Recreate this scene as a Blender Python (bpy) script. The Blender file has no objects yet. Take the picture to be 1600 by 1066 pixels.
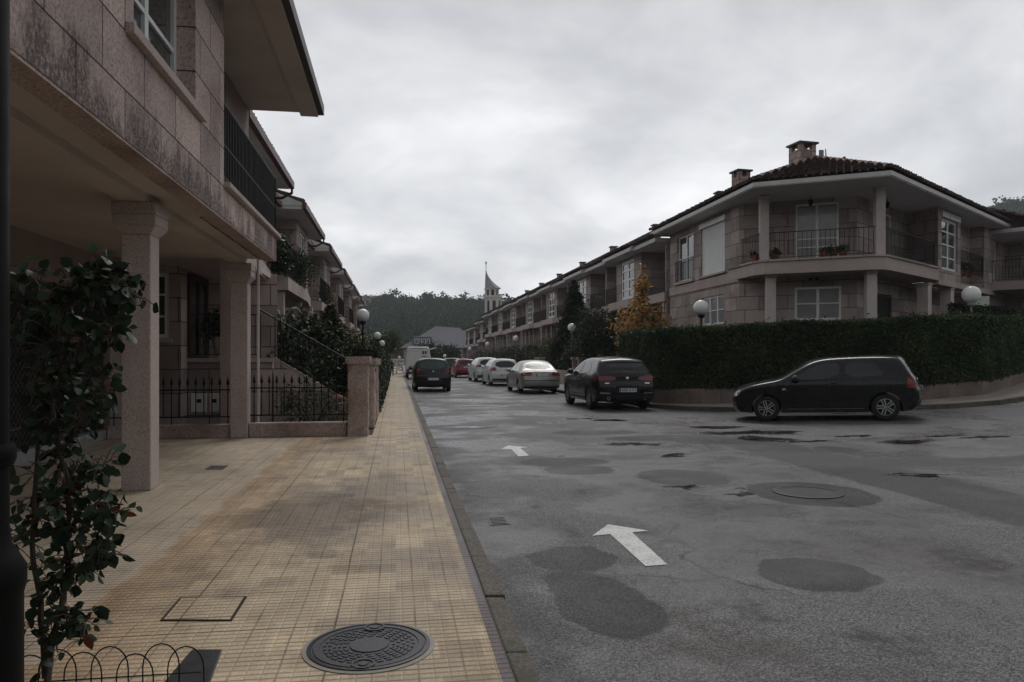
import bpy, bmesh, math, random
import numpy as np
from math import sin, cos, pi, radians, sqrt, atan2
from mathutils import Vector, Matrix
from mathutils.bvhtree import BVHTree
from mathutils.geometry import delaunay_2d_cdt

scene = bpy.context.scene
C = scene.collection
RNG = np.random.default_rng(7)
random.seed(7)
FPX, CX, HY, CAMZ = 1170.0, 800.0, 557.0, 1.62
YAW = radians(8.75)
SN, CS = sin(YAW), cos(YAW)

def G(u, v, z=0.0):
    """spot on level ground at height z seen at photograph pixel u, v"""
    D = FPX * (CAMZ - z) / (v - HY)
    a = (u - CX) / FPX
    return (D * (SN + a * CS), D * (CS - a * SN))

def gz(x, y):
    """height of the road: level street, gentle rise into the side street"""
    r = 0.042 * min(max(x - 9.0, 0.0), 45.0)
    return r

# ------------------------------------------------------------------ objects
def props(o, label=None, cat=None, group=None, kind=None):
    if label: o['label'] = label
    if cat: o['category'] = cat
    if group: o['group'] = group
    if kind: o['kind'] = kind
    return o

def thing(name, label, cat, loc=(0, 0, 0), group=None):
    o = bpy.data.objects.new(name, None)
    o.empty_display_size = 0.2
    o.location = loc
    C.objects.link(o)
    return props(o, label, cat, group)

def woff(p):
    v = Vector((0, 0, 0))
    while p is not None:
        v += p.location
        p = p.parent
    return v

def kids(o):
    return [c for c in C.objects if c.parent == o]

def dup(o, loc=None, rz=None, label=None, parent=None):
    c = o.copy()
    C.objects.link(c)
    if parent is not None: c.parent = parent
    if loc is not None: c.location = loc
    if rz is not None: c.rotation_euler = (0, 0, rz)
    if label: c['label'] = label
    for k in list(o.children):
        dup(k, parent=c)
    return c

class Fr:
    """wall frame: s along the wall, d outwards, z up"""
    def __init__(self, o, d):
        l = sqrt(d[0] ** 2 + d[1] ** 2)
        self.o = o; self.d = (d[0] / l, d[1] / l); self.n = (self.d[1], -self.d[0])
    def p(self, s, d, z):
        return (self.o[0] + self.d[0] * s + self.n[0] * d, self.o[1] + self.d[1] * s + self.n[1] * d, z)
    def xy(self, s, d=0):
        return self.p(s, d, 0)[:2]

class MB:
    def __init__(self):
        self.v = []; self.f = []
    def face(self, pts):
        i = len(self.v); self.v.extend(tuple(p) for p in pts)
        self.f.append(tuple(range(i, i + len(pts))))
        return self
    def hexa(self, b, t):
        i = len(self.v); self.v.extend(tuple(p) for p in b); self.v.extend(tuple(p) for p in t)
        n = len(b)
        self.f.append(tuple(i + k for k in reversed(range(n))))
        self.f.append(tuple(i + n + k for k in range(n)))
        for k in range(n):
            j = (k + 1) % n
            self.f.append((i + k, i + j, i + n + j, i + n + k))
        return self
    def box(self, x0, x1, y0, y1, z0, z1):
        p = [(x0, y0), (x1, y0), (x1, y1), (x0, y1)]
        return self.hexa([(a, b, z0) for a, b in p], [(a, b, z1) for a, b in p])
    def fbox(self, F, s0, s1, d0, d1, z0, z1):
        q = [F.p(s0, d1, 0), F.p(s1, d1, 0), F.p(s1, d0, 0), F.p(s0, d0, 0)]
        return self.hexa([(a, b, z0) for a, b, _ in q], [(a, b, z1) for a, b, _ in q])
    def prism(self, poly, z0, z1):
        a = sum(poly[i][0] * poly[(i + 1) % len(poly)][1] - poly[(i + 1) % len(poly)][0] * poly[i][1] for i in range(len(poly)))
        if a < 0: poly = list(reversed(poly))
        return self.hexa([(p[0], p[1], z0) for p in poly], [(p[0], p[1], z1) for p in poly])
    def tube(self, pts, r, n=6, cap=True):
        pts = [Vector(p) for p in pts]
        rs = r if isinstance(r, (list, tuple)) else [r] * len(pts)
        i0 = len(self.v); prev = None
        for k, p in enumerate(pts):
            t = (pts[min(k + 1, len(pts) - 1)] - pts[max(k - 1, 0)])
            t = t.normalized() if t.length > 1e-9 else Vector((0, 0, 1))
            if prev is None:
                a = t.cross(Vector((0, 0, 1)))
                if a.length < 1e-3: a = Vector((1, 0, 0))
            else:
                a = prev - t * prev.dot(t)
                if a.length < 1e-6: a = t.orthogonal()
            a.normalize(); prev = a
            b = t.cross(a)
            for j in range(n):
                w = 2 * pi * (j + .5) / n
                self.v.append(tuple(p + (a * cos(w) + b * sin(w)) * rs[k]))
        for k in range(len(pts) - 1):
            for j in range(n):
                q = i0 + k * n
                self.f.append((q + j, q + (j + 1) % n, q + n + (j + 1) % n, q + n + j))
        if cap:
            self.f.append(tuple(i0 + j for j in reversed(range(n))))
            self.f.append(tuple(i0 + (len(pts) - 1) * n + j for j in range(n)))
        return self
    def lathe(self, prof, c=(0, 0, 0), n=24, axis='z'):
        i0 = len(self.v)
        for r, h in prof:
            for j in range(n):
                w = 2 * pi * j / n
                if axis == 'z': p = (c[0] + r * cos(w), c[1] + r * sin(w), c[2] + h)
                elif axis == 'y': p = (c[0] + r * sin(w), c[1] + h, c[2] + r * cos(w))
                else: p = (c[0] + h, c[1] + r * cos(w), c[2] + r * sin(w))
                self.v.append(p)
        for k in range(len(prof) - 1):
            for j in range(n):
                q = i0 + k * n; j2 = (j + 1) % n
                self.f.append((q + j, q + j2, q + n + j2, q + n + j))
        self.f.append(tuple(i0 + j for j in reversed(range(n))))
        self.f.append(tuple(i0 + (len(prof) - 1) * n + j for j in range(n)))
        return self
    def ball(self, c, r, n=20, m=12, sz=1.0):
        return self.lathe([(max(r * sin(pi * k / m), 1e-4), -r * cos(pi * k / m) * sz) for k in range(m + 1)], c, n)
    def wall(self, F, s0, s1, z0, z1, ops=(), t=.22, d=0.0):
        S = sorted(set([s0, s1] + [o[0] for o in ops] + [o[1] for o in ops]))
        Z = sorted(set([z0, z1] + [o[2] for o in ops] + [o[3] for o in ops]))
        for i in range(len(S) - 1):
            for j in range(len(Z) - 1):
                cs, cz = (S[i] + S[i + 1]) / 2, (Z[j] + Z[j + 1]) / 2
                if any(o[0] < cs < o[1] and o[2] < cz < o[3] for o in ops): continue
                self.face([F.p(S[i], d, Z[j]), F.p(S[i + 1], d, Z[j]), F.p(S[i + 1], d, Z[j + 1]), F.p(S[i], d, Z[j + 1])])
        for a, b, c, e in ops:
            self.face([F.p(a, d, c), F.p(b, d, c), F.p(b, d - t, c), F.p(a, d - t, c)])
            self.face([F.p(a, d, e), F.p(a, d - t, e), F.p(b, d - t, e), F.p(b, d, e)])
            self.face([F.p(a, d, c), F.p(a, d - t, c), F.p(a, d - t, e), F.p(a, d, e)])
            self.face([F.p(b, d, c), F.p(b, d, e), F.p(b, d - t, e), F.p(b, d - t, c)])
        return self
    def build(self, name, mat, parent=None, smooth=None, bevel=0.0, **kw):
        v = np.array(self.v, dtype=np.float64).reshape(-1, 3)
        if parent is not None:
            off = np.array(woff(parent)); loc = None
        else:
            lo, hi = v.min(0), v.max(0)
            off = np.array(((lo[0] + hi[0]) / 2, (lo[1] + hi[1]) / 2, lo[2])); loc = off
        me = bpy.data.meshes.new(name)
        me.from_pydata((v - off).tolist(), [], self.f)
        uv = me.uv_layers.new(name='UVMap')
        me.update()
        buf = np.zeros((len(me.loops), 2), dtype=np.float32)
        for p in me.polygons:
            nx, ny, nz = p.normal
            li = p.loop_indices
            idx = list(p.vertices)
            q = v[idx]
            if abs(nz) > .75:
                buf[li.start:li.stop] = q[:, :2]
            else:
                l = sqrt(nx * nx + ny * ny) or 1
                buf[li.start:li.stop, 0] = q[:, 0] * (-ny / l) + q[:, 1] * (nx / l)
                buf[li.start:li.stop, 1] = q[:, 2]
        uv.data.foreach_set('uv', buf.ravel())
        if smooth:
            me.polygons.foreach_set('use_smooth', [True] * len(me.polygons))
            me.set_sharp_from_angle(angle=radians(smooth))
        me.materials.append(mat)
        o = bpy.data.objects.new(name, me)
        C.objects.link(o)
        if parent is not None: o.parent = parent
        else: o.location = Vector(loc)
        if bevel:
            m = o.modifiers.new('bevel', 'BEVEL'); m.width = bevel; m.segments = 2; m.limit_method = 'ANGLE'
        return props(o, **kw)

def inside(poly, pts):
    poly = np.asarray(poly); x, y = pts[:, 0], pts[:, 1]
    r = np.zeros(len(pts), bool)
    for i in range(len(poly)):
        a, b = poly[i - 1], poly[i]
        c = (a[1] > y) != (b[1] > y)
        with np.errstate(divide='ignore', invalid='ignore'):
            r ^= c & (x < (b[0] - a[0]) * (y - a[1]) / (b[1] - a[1]) + a[0])
    return r

def segdist(poly, pts, mask=None):
    poly = np.asarray(poly, float); d = np.full(len(pts), 1e9)
    for i in range(len(poly)):
        if mask is not None and not mask[i]: continue
        a, b = poly[i], poly[(i + 1) % len(poly)]
        ab = b - a; l = (ab ** 2).sum() or 1e-12
        t = np.clip(((pts - a) @ ab) / l, 0, 1)
        d = np.minimum(d, np.sqrt((((a + t[:, None] * ab) - pts) ** 2).sum(1)))
    return d

def densify(poly, step):
    out = []
    for i in range(len(poly)):
        a, b = np.array(poly[i], float), np.array(poly[(i + 1) % len(poly)], float)
        n = max(1, int(np.ceil(np.linalg.norm(b - a) / step)))
        for k in range(n): out.append(tuple(a + (b - a) * k / n))
    return out

def chaikin(p, it=1, closed=True):
    p = [np.array(q, float) for q in p]
    for _ in range(it):
        q = []
        n = len(p)
        if not closed: q.append(p[0])
        for i in range(n if closed else n - 1):
            a, b = p[i], p[(i + 1) % n]
            q += [a * .75 + b * .25, a * .25 + b * .75]
        if not closed: q.append(p[-1])
        p = q
    return [tuple(x) for x in p]

def cdt(poly, step, extra=None):
    b = densify(poly, step)
    P = np.array(b)
    lo, hi = P.min(0), P.max(0)
    gx, gy = np.meshgrid(np.arange(lo[0] + step / 2, hi[0], step), np.arange(lo[1] + step / 2, hi[1], step))
    q = np.stack([gx.ravel(), gy.ravel()], 1)
    if len(q):
        q = q[inside(b, q)]
    if len(q):
        q = q[segdist(b, q) > step * .35]
    if extra is not None and len(extra): q = np.concatenate([q.reshape(-1, 2), extra])
    n = len(b)
    pts = [Vector(p) for p in b] + [Vector(p) for p in q]
    r = delaunay_2d_cdt(pts, [], [list(range(n))], 1, 1e-6)
    return np.array([tuple(p) for p in r[0]]), [tuple(f) for f in r[2]], n

def sheet(name, poly, zf, mat, step=2.0, thick=0.0, **kw):
    a = sum(poly[i][0] * poly[(i + 1) % len(poly)][1] - poly[(i + 1) % len(poly)][0] * poly[i][1] for i in range(len(poly)))
    if a < 0: poly = list(reversed(poly))
    v, f, n = cdt(poly, step)
    mb = MB()
    mb.v = [(x, y, zf(x, y)) for x, y in v]
    for t in f:
        A, B, D = (v[t[0]], v[t[1]], v[t[2]])
        s = (B[0] - A[0]) * (D[1] - A[1]) - (B[1] - A[1]) * (D[0] - A[0])
        mb.f.append(t if s > 0 else tuple(reversed(t)))
    if thick:
        b = densify(poly, step)
        for i in range(len(b)):
            p, q = b[i], b[(i + 1) % len(b)]
            zp, zq = zf(*p), zf(*q)
            mb.face([(p[0], p[1], zp - thick), (q[0], q[1], zq - thick), (q[0], q[1], zq), (p[0], p[1], zp)])
    return mb.build(name, mat, **kw)

# ------------------------------------------------------------------ materials
class N:
    def __init__(self, name, world=False):
        if world:
            self.m = bpy.data.worlds.new(name)
        else:
            self.m = bpy.data.materials.new(name)
        self.m.use_nodes = True
        self.t = self.m.node_tree
        self.t.nodes.clear()
    def n(self, typ, props=None, **ins):
        nd = self.t.nodes.new(typ)
        for k, v in (props or {}).items(): setattr(nd, k, v)
        for k, v in ins.items():
            self.set(nd, int(k[1:]) if k[0] == 'i' and k[1:].isdigit() else k.replace('_', ' '), v)
        return nd
    def set(self, nd, k, v):
        s = nd.inputs[k]
        if isinstance(v, bpy.types.NodeSocket): self.t.links.new(v, s)
        elif isinstance(v, bpy.types.Node): self.t.links.new(v.outputs[0], s)
        else:
            if s.type == 'RGBA' and isinstance(v, (int, float)): v = (v, v, v, 1)
            if s.type == 'RGBA' and isinstance(v, (tuple, list)) and len(v) == 3: v = (*v, 1)
            s.default_value = v
    def math(self, op, a, b=0.0, c=None, clamp=False):
        nd = self.n('ShaderNodeMath', dict(operation=op, use_clamp=clamp), i0=a, i1=b)
        if c is not None: self.set(nd, 2, c)
        return nd.outputs[0]
    def mix(self, f, a, b, mode='MIX'):
        nd = self.n('ShaderNodeMix', dict(data_type='RGBA', blend_type=mode, clamp_factor=True))
        self.set(nd, 0, f); self.set(nd, 6, a); self.set(nd, 7, b)
        return nd.outputs[2]
    def ramp(self, f, stops, interp='LINEAR'):
        nd = self.n('ShaderNodeValToRGB', None, i0=f)
        cr = nd.color_ramp; cr.interpolation = interp
        while len(cr.elements) < len(stops): cr.elements.new(.5)
        for e, (p, c) in zip(cr.elements, stops):
            e.position = p
            e.color = (c, c, c, 1) if not isinstance(c, (tuple, list)) else (*c[:3], 1)
        return nd.outputs[0]
    def noise(self, vec, scale, detail=3.0, rough=.55, dist=0.0):
        nd = self.n('ShaderNodeTexNoise', None, Vector=vec, Scale=scale, Detail=detail, Roughness=rough, Distortion=dist)
        return nd.outputs[0]
    def pos(self):
        return self.n('ShaderNodeNewGeometry').outputs['Position']
    def obj(self):
        return self.n('ShaderNodeTexCoord').outputs['Object']
    def mapr(self, v, a, b, c=0.0, d=1.0, smooth=False):
        nd = self.n('ShaderNodeMapRange', dict(interpolation_type='SMOOTHSTEP' if smooth else 'LINEAR'), i0=v, i1=a, i2=b, i3=c, i4=d)
        return nd.outputs[0]
    def bump(self, h, strength=.3, dist=.02):
        return self.n('ShaderNodeBump', None, Strength=strength, Distance=dist, Height=h).outputs[0]
    def out(self, color, rough=.7, normal=None, metal=0.0, spec=.5, **extra):
        b = self.n('ShaderNodeBsdfPrincipled', None, Base_Color=color, Roughness=rough, Metallic=metal)
        self.set(b, 'Specular IOR Level', spec)
        if normal is not None: self.set(b, 'Normal', normal)
        for k, v in extra.items(): self.set(b, k.replace('_', ' '), v)
        o = self.n('ShaderNodeOutputMaterial')
        self.t.links.new(b.outputs[0], o.inputs[0])
        return self.m

def plain(name, c, rough=.6, var=.15, scale=3.0, bump=0.0, bscale=40, metal=0.0, spec=.5, **ex):
    k = N(name); p = k.obj()
    f = k.noise(p, scale, 5, .6)
    d = tuple(x * (1 - var) for x in c); l = tuple(min(x * (1 + var), 1) for x in c)
    col = k.ramp(f, [(.3, d), (.7, l)])
    rg = k.mapr(f, .3, .7, rough * .9, min(rough * 1.1, 1))
    nm = k.bump(k.noise(p, bscale, 3), bump, .01) if bump else None
    return k.out(col, rg, nm, metal, spec, **ex)

def granite(name, c, bw=.9, bh=.5, joint=.010, jc=.25, off=(0, 0), stain=.5, speck=70, brick=True, bstr=.5, band=None):
    k = N(name); p = k.pos()
    s1 = k.noise(p, speck, 2, .7)
    s2 = k.noise(p, speck * 3.1, 2, .6)
    sp = k.math('ADD', k.math('MULTIPLY', s1, .6), k.math('MULTIPLY', s2, .4))
    col = k.ramp(sp, [(.34, tuple(x * .38 for x in c)), (.47, c), (.64, tuple(min(1, x * 1.38) for x in c))])
    big = k.noise(p, .9, 6, .62)
    st = k.mapr(big, .46, .66, 0, stain)
    col = k.mix(st, col, k.mix(1.0, col, (.50, .42, .38), 'MULTIPLY'))
    h = k.math('MULTIPLY', sp, .5)
    if band:
        z = k.n('ShaderNodeSeparateXYZ', None, i0=p).outputs[2]
        mp = k.n('ShaderNodeMapping', None, Vector=p, Scale=(1, 1, .45)).outputs[0]
        m1 = k.math('ADD', k.noise(mp, 2.4, 7, .72), k.mapr(z, band[0], band[1], .16, -.16))
        m1 = k.math('MULTIPLY', k.mapr(m1, .50, .62, 0, 1), k.mapr(k.noise(p, 26, 3, .7), .38, .55, .35, 1))
        col = k.mix(k.math('MULTIPLY', m1, .85), col, (.058, .038, .036))
    if brick:
        uv = k.n('ShaderNodeUVMap').outputs[0]
        mp = k.n('ShaderNodeMapping', None, Vector=uv, Location=(off[0], off[1], 0))
        wob = k.n('ShaderNodeVectorMath', dict(operation='ADD'), i0=mp.outputs[0],
                  i1=k.n('ShaderNodeVectorMath', dict(operation='SCALE'), i0=k.n('ShaderNodeTexNoise', None, Vector=p, Scale=6.0).outputs[1], Scale=.012).outputs[0])
        br = k.n('ShaderNodeTexBrick', dict(offset=.5), Vector=wob.outputs[0], Color1=(.68, .67, .67), Color2=(1.20, 1.16, 1.13), Mortar=(jc, jc * .95, jc * .95),
                 Scale=1.0, Mortar_Size=joint, Mortar_Smooth=.3, Brick_Width=bw, Row_Height=bh)
        col = k.mix(1.0, col, br.outputs[0], 'MULTIPLY')
        h = k.math('SUBTRACT', h, k.math('MULTIPLY', br.outputs[1], 1.2))
    return k.out(col, .85, k.bump(h, bstr, .015), 0, .3)

def leafmat(name, stops, rough=.5, spec=.4, trans=.15):
    k = N(name)
    a = k.n('ShaderNodeAttribute', dict(attribute_name='rnd')).outputs['Fac']
    col = k.ramp(a, stops)
    k.out(col, rough, None, 0, spec)
    b = [n for n in k.t.nodes if n.type == 'BSDF_PRINCIPLED'][0]
    o = [n for n in k.t.nodes if n.type == 'OUTPUT_MATERIAL'][0]
    tr = k.n('ShaderNodeBsdfTranslucent', None, Color=col)
    ms = k.n('ShaderNodeMixShader', None, i0=trans, i1=b.outputs[0], i2=tr.outputs[0])
    k.t.links.new(ms.outputs[0], o.inputs[0])
    return k.m

M = {}
M['granite'] = granite('granite_blocks', (.385, .335, .318), 1.0, .50, .013, .22, (0, -.35), stain=.65)
M['granite_rough'] = granite('granite_rough', (.43, .355, .33), .95, .485, .009, .16, (.1, -.90), .6, 34, True, .9, (3.4, 4.1))
M['granite_plain'] = granite('granite_dressed', (.43, .36, .335), brick=False, stain=.3)
M['granite_post'] = granite('granite_hewn', (.38, .30, .27), brick=False, stain=.8, speck=35, bstr=1.0)
M['granite_col'] = granite('granite_column', (.52, .46, .435), brick=False, stain=.25)
M['chim'] = granite('chimney_stone', (.42, .33, .30), .42, .26, .014, .3, stain=.5)
M['granite_far'] = granite('granite_row', (.36, .315, .30), 1.0, .5, .02, .55, (0, -.15), .3)
M['plaster'] = plain('ceiling_plaster', (.47, .41, .36), .9, .14, .8, .15, 60)
M['retain'] = granite('retaining_concrete', (.20, .165, .15), 1.4, 3.0, .008, .35, stain=.8, speck=40)
M['plaster_pink'] = plain('wall_render', (.27, .21, .19), .9, .12, 1.2, .2, 50)
M['white'] = plain('white_lacquer', (.72, .73, .72), .35, .05)
M['fascia'] = plain('white_fascia', (.55, .54, .53), .6, .12, 2)
M['iron'] = plain('black_iron', (.010, .010, .011), .55, .3, 8, spec=.2)
M['gutter'] = plain('dark_gutter', (.045, .035, .035), .5, .25, 3)
M['gutter_red'] = plain('red_brown_gutter', (.09, .032, .032), .5, .2, 3)
M['glass'] = plain('window_glass', (.05, .055, .058), .06, .1, 2, spec=.8)
M['curtain'] = plain('curtained_glass', (.26, .26, .26), .12, .15, 2.5, spec=.7)
M['dark'] = plain('dark_interior', (.02, .018, .017), .8, .2)
M['woodwork'] = plain('dark_wood', (.04, .022, .015), .5, .3, 5)
M['steel'] = plain('galvanised_steel', (.38, .39, .40), .45, .12, 5, metal=.6)
M['globe'] = plain('opal_globe', (.80, .80, .79), .25, .03, 3, spec=.5)
M['pole_pale'] = plain('pale_pole', (.22, .24, .23), .5, .15)
M['terracotta'] = plain('terracotta', (.22, .07, .045), .8, .2, 9)
M['bark'] = plain('bark', (.07, .05, .04), .9, .35, 9, .6, 30)
M['soil'] = plain('soil', (.045, .035, .026), .95, .3, 3, .5, 20)
M['concrete'] = plain('concrete', (.30, .28, .25), .9, .18, 4, .3, 60)
M['castiron'] = plain('cast_iron', (.035, .035, .040), .42, .25, 7, .2, 80, metal=.5)
M['spire'] = plain('spire_slate', (.26, .26, .27), .7, .12, .5)
M['stone_pale'] = plain('pale_tower_stone', (.60, .575, .53), .9, .12, .6)
M['slate_blue'] = plain('slate_roof', (.135, .137, .155), .85, .12, 1.0, spec=.1)
M['awning'] = plain('cream_metal', (.5, .48, .44), .5, .1)

def tilemat():
    k = N('clay_roof_tiles'); p = k.pos()
    f = k.noise(p, 3.6, 5, .7); g = k.noise(p, 1.1, 4, .6)
    col = k.ramp(f, [(.30, (.020, .015, .013)), (.5, (.058, .040, .035)), (.72, (.18, .125, .105))])
    col = k.mix(k.mapr(g, .5, .68, 0, .75), col, (.035, .036, .026))
    return k.out(col, .85, k.bump(k.noise(p, 40, 3), .4, .01), 0, .25)
M['tile'] = tilemat()
M['ridge'] = plain('ridge_tiles', (.21, .155, .135), .85, .45, 4, .3, 40)

def leafcloud(name, P, size, mat, parent=None, aspect=.55, fold=.18, rng=RNG, flat=0.0, axis=None, rnd=None, **kw):
    """many small folded leaves (two quads each) as one mesh"""
    P = np.asarray(P, float); n = len(P)
    s = np.asarray(size) * rng.uniform(.65, 1.25, n) if np.isscalar(size) else np.asarray(size)
    a = rng.normal(size=(n, 3)) if axis is None else axis + rng.normal(size=(n, 3)) * .35
    a /= np.linalg.norm(a, axis=1)[:, None] + 1e-9
    q = rng.normal(size=(n, 3)); q[:, 2] += flat * np.sign(q[:, 2])
    b = np.cross(a, q); b /= np.linalg.norm(b, axis=1)[:, None] + 1e-9
    c = np.cross(a, b)
    s = s[:, None]; w = s * aspect * .5
    V = np.empty((n, 6, 3))
    V[:, 0] = P - a * s * .5
    V[:, 1] = P + a * s * .5 - c * s * fold * .6
    V[:, 2] = P - a * s * .17 + b * w + c * s * fold
    V[:, 3] = P + a * s * .20 + b * w * .9 + c * s * fold * .8
    V[:, 4] = P - a * s * .17 - b * w + c * s * fold
    V[:, 5] = P + a * s * .20 - b * w * .9 + c * s * fold * .8
    V = V.reshape(-1, 3)
    if parent is not None: off = np.array(woff(parent)); loc = None
    else:
        lo, hi = V.min(0), V.max(0)
        off = np.array(((lo[0] + hi[0]) / 2, (lo[1] + hi[1]) / 2, lo[2])); loc = off
    V = V - off
    me = bpy.data.meshes.new(name)
    base = (np.arange(n) * 6)[:, None]
    L = (base + np.array([[0, 2, 3, 1, 0, 1, 5, 4]])).ravel().astype(np.int32)
    me.vertices.add(n * 6); me.vertices.foreach_set('co', V.astype(np.float32).ravel())
    me.loops.add(n * 8); me.loops.foreach_set('vertex_index', L)
    me.polygons.add(n * 2)
    me.polygons.foreach_set('loop_start', np.arange(0, n * 8, 4, dtype=np.int32))
    me.update(calc_edges=True)
    at = me.attributes.new('rnd', 'FLOAT', 'FACE')
    r = rng.random(n) if rnd is None else rnd
    at.data.foreach_set('value', np.repeat(r, 2).astype(np.float32))
    me.materials.append(mat)
    me.validate()
    o = bpy.data.objects.new(name, me); C.objects.link(o)
    if parent is not None: o.parent = parent
    else: o.location = Vector(loc)
    return props(o, **kw)

def ovleaves(name, P, size, mat, parent, axis, rnd, rng=RNG):
    """curved oval leaves for plants close to the camera"""
    P = np.asarray(P, float); n = len(P)
    T = [(0, 0), (.22, 0), (.5, 0), (.78, 0), (1, 0), (.2, .30), (.45, .44), (.74, .30), (.2, -.30), (.45, -.44), (.74, -.30)]
    Q = [(0, 1, 5), (1, 2, 6, 5), (2, 3, 7, 6), (3, 4, 7), (0, 8, 1), (1, 8, 9, 2), (2, 9, 10, 3), (3, 10, 4)]
    a = axis / (np.linalg.norm(axis, axis=1)[:, None] + 1e-9)
    q = rng.normal(size=(n, 3)); b = np.cross(a, q); b /= np.linalg.norm(b, axis=1)[:, None]; c = np.cross(a, b)
    s = (size * rng.uniform(.55, 1.2, n))[:, None]; cu = rng.uniform(-.1, .35, n)[:, None]; fo = rng.uniform(.05, .35, n)[:, None]; ww = rng.uniform(.75, 1.1, n)[:, None]
    V = np.stack([P + a * s * t + b * s * w * ww + c * s * (abs(w) * fo - cu * t * t) for t, w in T], 1)
    off = np.array(woff(parent)); V = V.reshape(-1, 3) - off
    fs = []; m = len(T)
    for i in range(n): fs += [tuple(i * m + k for k in f) for f in Q]
    me = bpy.data.meshes.new(name); me.from_pydata(V.tolist(), [], fs)
    me.polygons.foreach_set('use_smooth', [True] * len(fs))
    at = me.attributes.new('rnd', 'FLOAT', 'FACE'); at.data.foreach_set('value', np.repeat(rnd, len(Q)).astype(np.float32))
    me.materials.append(mat); o = bpy.data.objects.new(name, me); C.objects.link(o); o.parent = parent
    return o

def hewn(x, y, w, z0, z1, mat, name, parent, amp=.014):
    """rough hewn stone block as one lumpy surface"""
    mb = MB(); nz = max(3, int((z1 - z0) / .07)); k = 5
    ring = []
    for i in range(k): ring.append((-w + 2 * w * i / k, -w))
    for i in range(k): ring.append((w, -w + 2 * w * i / k))
    for i in range(k): ring.append((w - 2 * w * i / k, w))
    for i in range(k): ring.append((-w, w - 2 * w * i / k))
    m = len(ring)
    for j in range(nz + 1):
        for px, py in ring:
            f = 1 + random.uniform(-amp, amp) / w * (1.0 if 0 < j < nz else 1.6)
            cut = .93 if abs(abs(px) - w) < 1e-6 and abs(abs(py) - w) < 1e-6 else 1
            mb.v.append((x + px * f * cut, y + py * f * cut, z0 + (z1 - z0) * j / nz + (random.uniform(-.01, .01) if 0 < j < nz else 0)))
    for j in range(nz):
        for i in range(m): mb.f.append((j * m + i, j * m + (i + 1) % m, (j + 1) * m + (i + 1) % m, (j + 1) * m + i))
    mb.f.append(tuple(range(m - 1, -1, -1))); mb.f.append(tuple(nz * m + i for i in range(m)))
    return mb.build(name, mat, parent, smooth=50)

def crown(c, R, nclump, per, cr, rng=RNG, shell=.55, lo=-1.0):
    d = rng.normal(size=(nclump * 3, 3)); d /= np.linalg.norm(d, axis=1)[:, None]
    d = d[d[:, 2] > lo][:nclump]
    r = rng.uniform(shell, 1.0, len(d)) * rng.uniform(.86, 1.10, len(d))
    cc = np.array(c) + d * r[:, None] * np.array(R)
    P = np.repeat(cc, per, 0) + rng.normal(size=(len(cc) * per, 3)) * cr
    tint = np.clip(np.repeat(rng.normal(.5, .2, len(cc)), per) + rng.normal(0, .16, len(P)), 0, 1)
    return P, tint
HAZE = True
# ================================================================== camera, sky, sun
cam_d = bpy.data.cameras.new('camera')
cam = bpy.data.objects.new('camera', cam_d); C.objects.link(cam)
cam.location = (0, 0, CAMZ)
cam.rotation_euler = (radians(90), 0, -YAW)
cam_d.sensor_width = 36; cam_d.lens = FPX / 1600 * 36
cam_d.shift_y = (HY - 533) / 1600
cam_d.clip_start = .05; cam_d.clip_end = 6000
scene.camera = cam
scene.view_settings.view_transform = 'Standard'
scene.view_settings.look = 'None'
scene.view_settings.exposure = EXPO = 0.0
scene.view_settings.gamma = 1
scene.cycles.use_denoising = True
scene.cycles.max_bounces = 6
scene.cycles.diffuse_bounces = 3
scene.cycles.glossy_bounces = 3
scene.cycles.sample_clamp_indirect = 6
scene.render.film_transparent = False

SUN_EL, SUN_AZ = radians(52), radians(20)     # azimuth from +Y towards +X
sd = bpy.data.lights.new('sun', 'SUN'); sd.energy = 1.35; sd.angle = radians(25); sd.color = (1, .97, .93)
sun = bpy.data.objects.new('sun', sd); C.objects.link(sun)
dirv = Vector((sin(SUN_AZ) * cos(SUN_EL), cos(SUN_AZ) * cos(SUN_EL), sin(SUN_EL)))
sun.rotation_euler = dirv.to_track_quat('Z', 'Y').to_euler()
sun.location = dirv * 50

w = N('World', True); scene.world = w.m
k = w
sky = k.n('ShaderNodeTexSky', dict(sky_type='NISHITA', sun_disc=False, sun_elevation=SUN_EL, sun_rotation=SUN_AZ))
g = k.n('ShaderNodeTexCoord').outputs['Generated']
sx = k.n('ShaderNodeSeparateXYZ', None, i0=g)
zz = k.math('MAXIMUM', sx.outputs[2], 0.0)
den = k.math('ADD', zz, .34)
cv = k.n('ShaderNodeCombineXYZ', None, X=k.math('DIVIDE', sx.outputs[0], den), Y=k.math('DIVIDE', sx.outputs[1], den), Z=0.0)
n1 = k.noise(cv, 1.9, 7, .54, .25)
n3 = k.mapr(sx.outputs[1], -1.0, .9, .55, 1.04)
n2 = k.noise(k.n('ShaderNodeVectorMath', dict(operation='ADD'), i0=cv, i1=(7.3, 2.1, 4.0)).outputs[0], 1.0, 4, .5, .2)
cl = k.math('ADD', k.math('MULTIPLY', n1, .62), k.math('MULTIPLY', n2, .38))
cloud = k.ramp(cl, [(.35, (.35, .357, .375)), (.44, (.44, .445, .46)), (.52, (.555, .56, .57)), (.62, (.74, .74, .742))])
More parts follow.
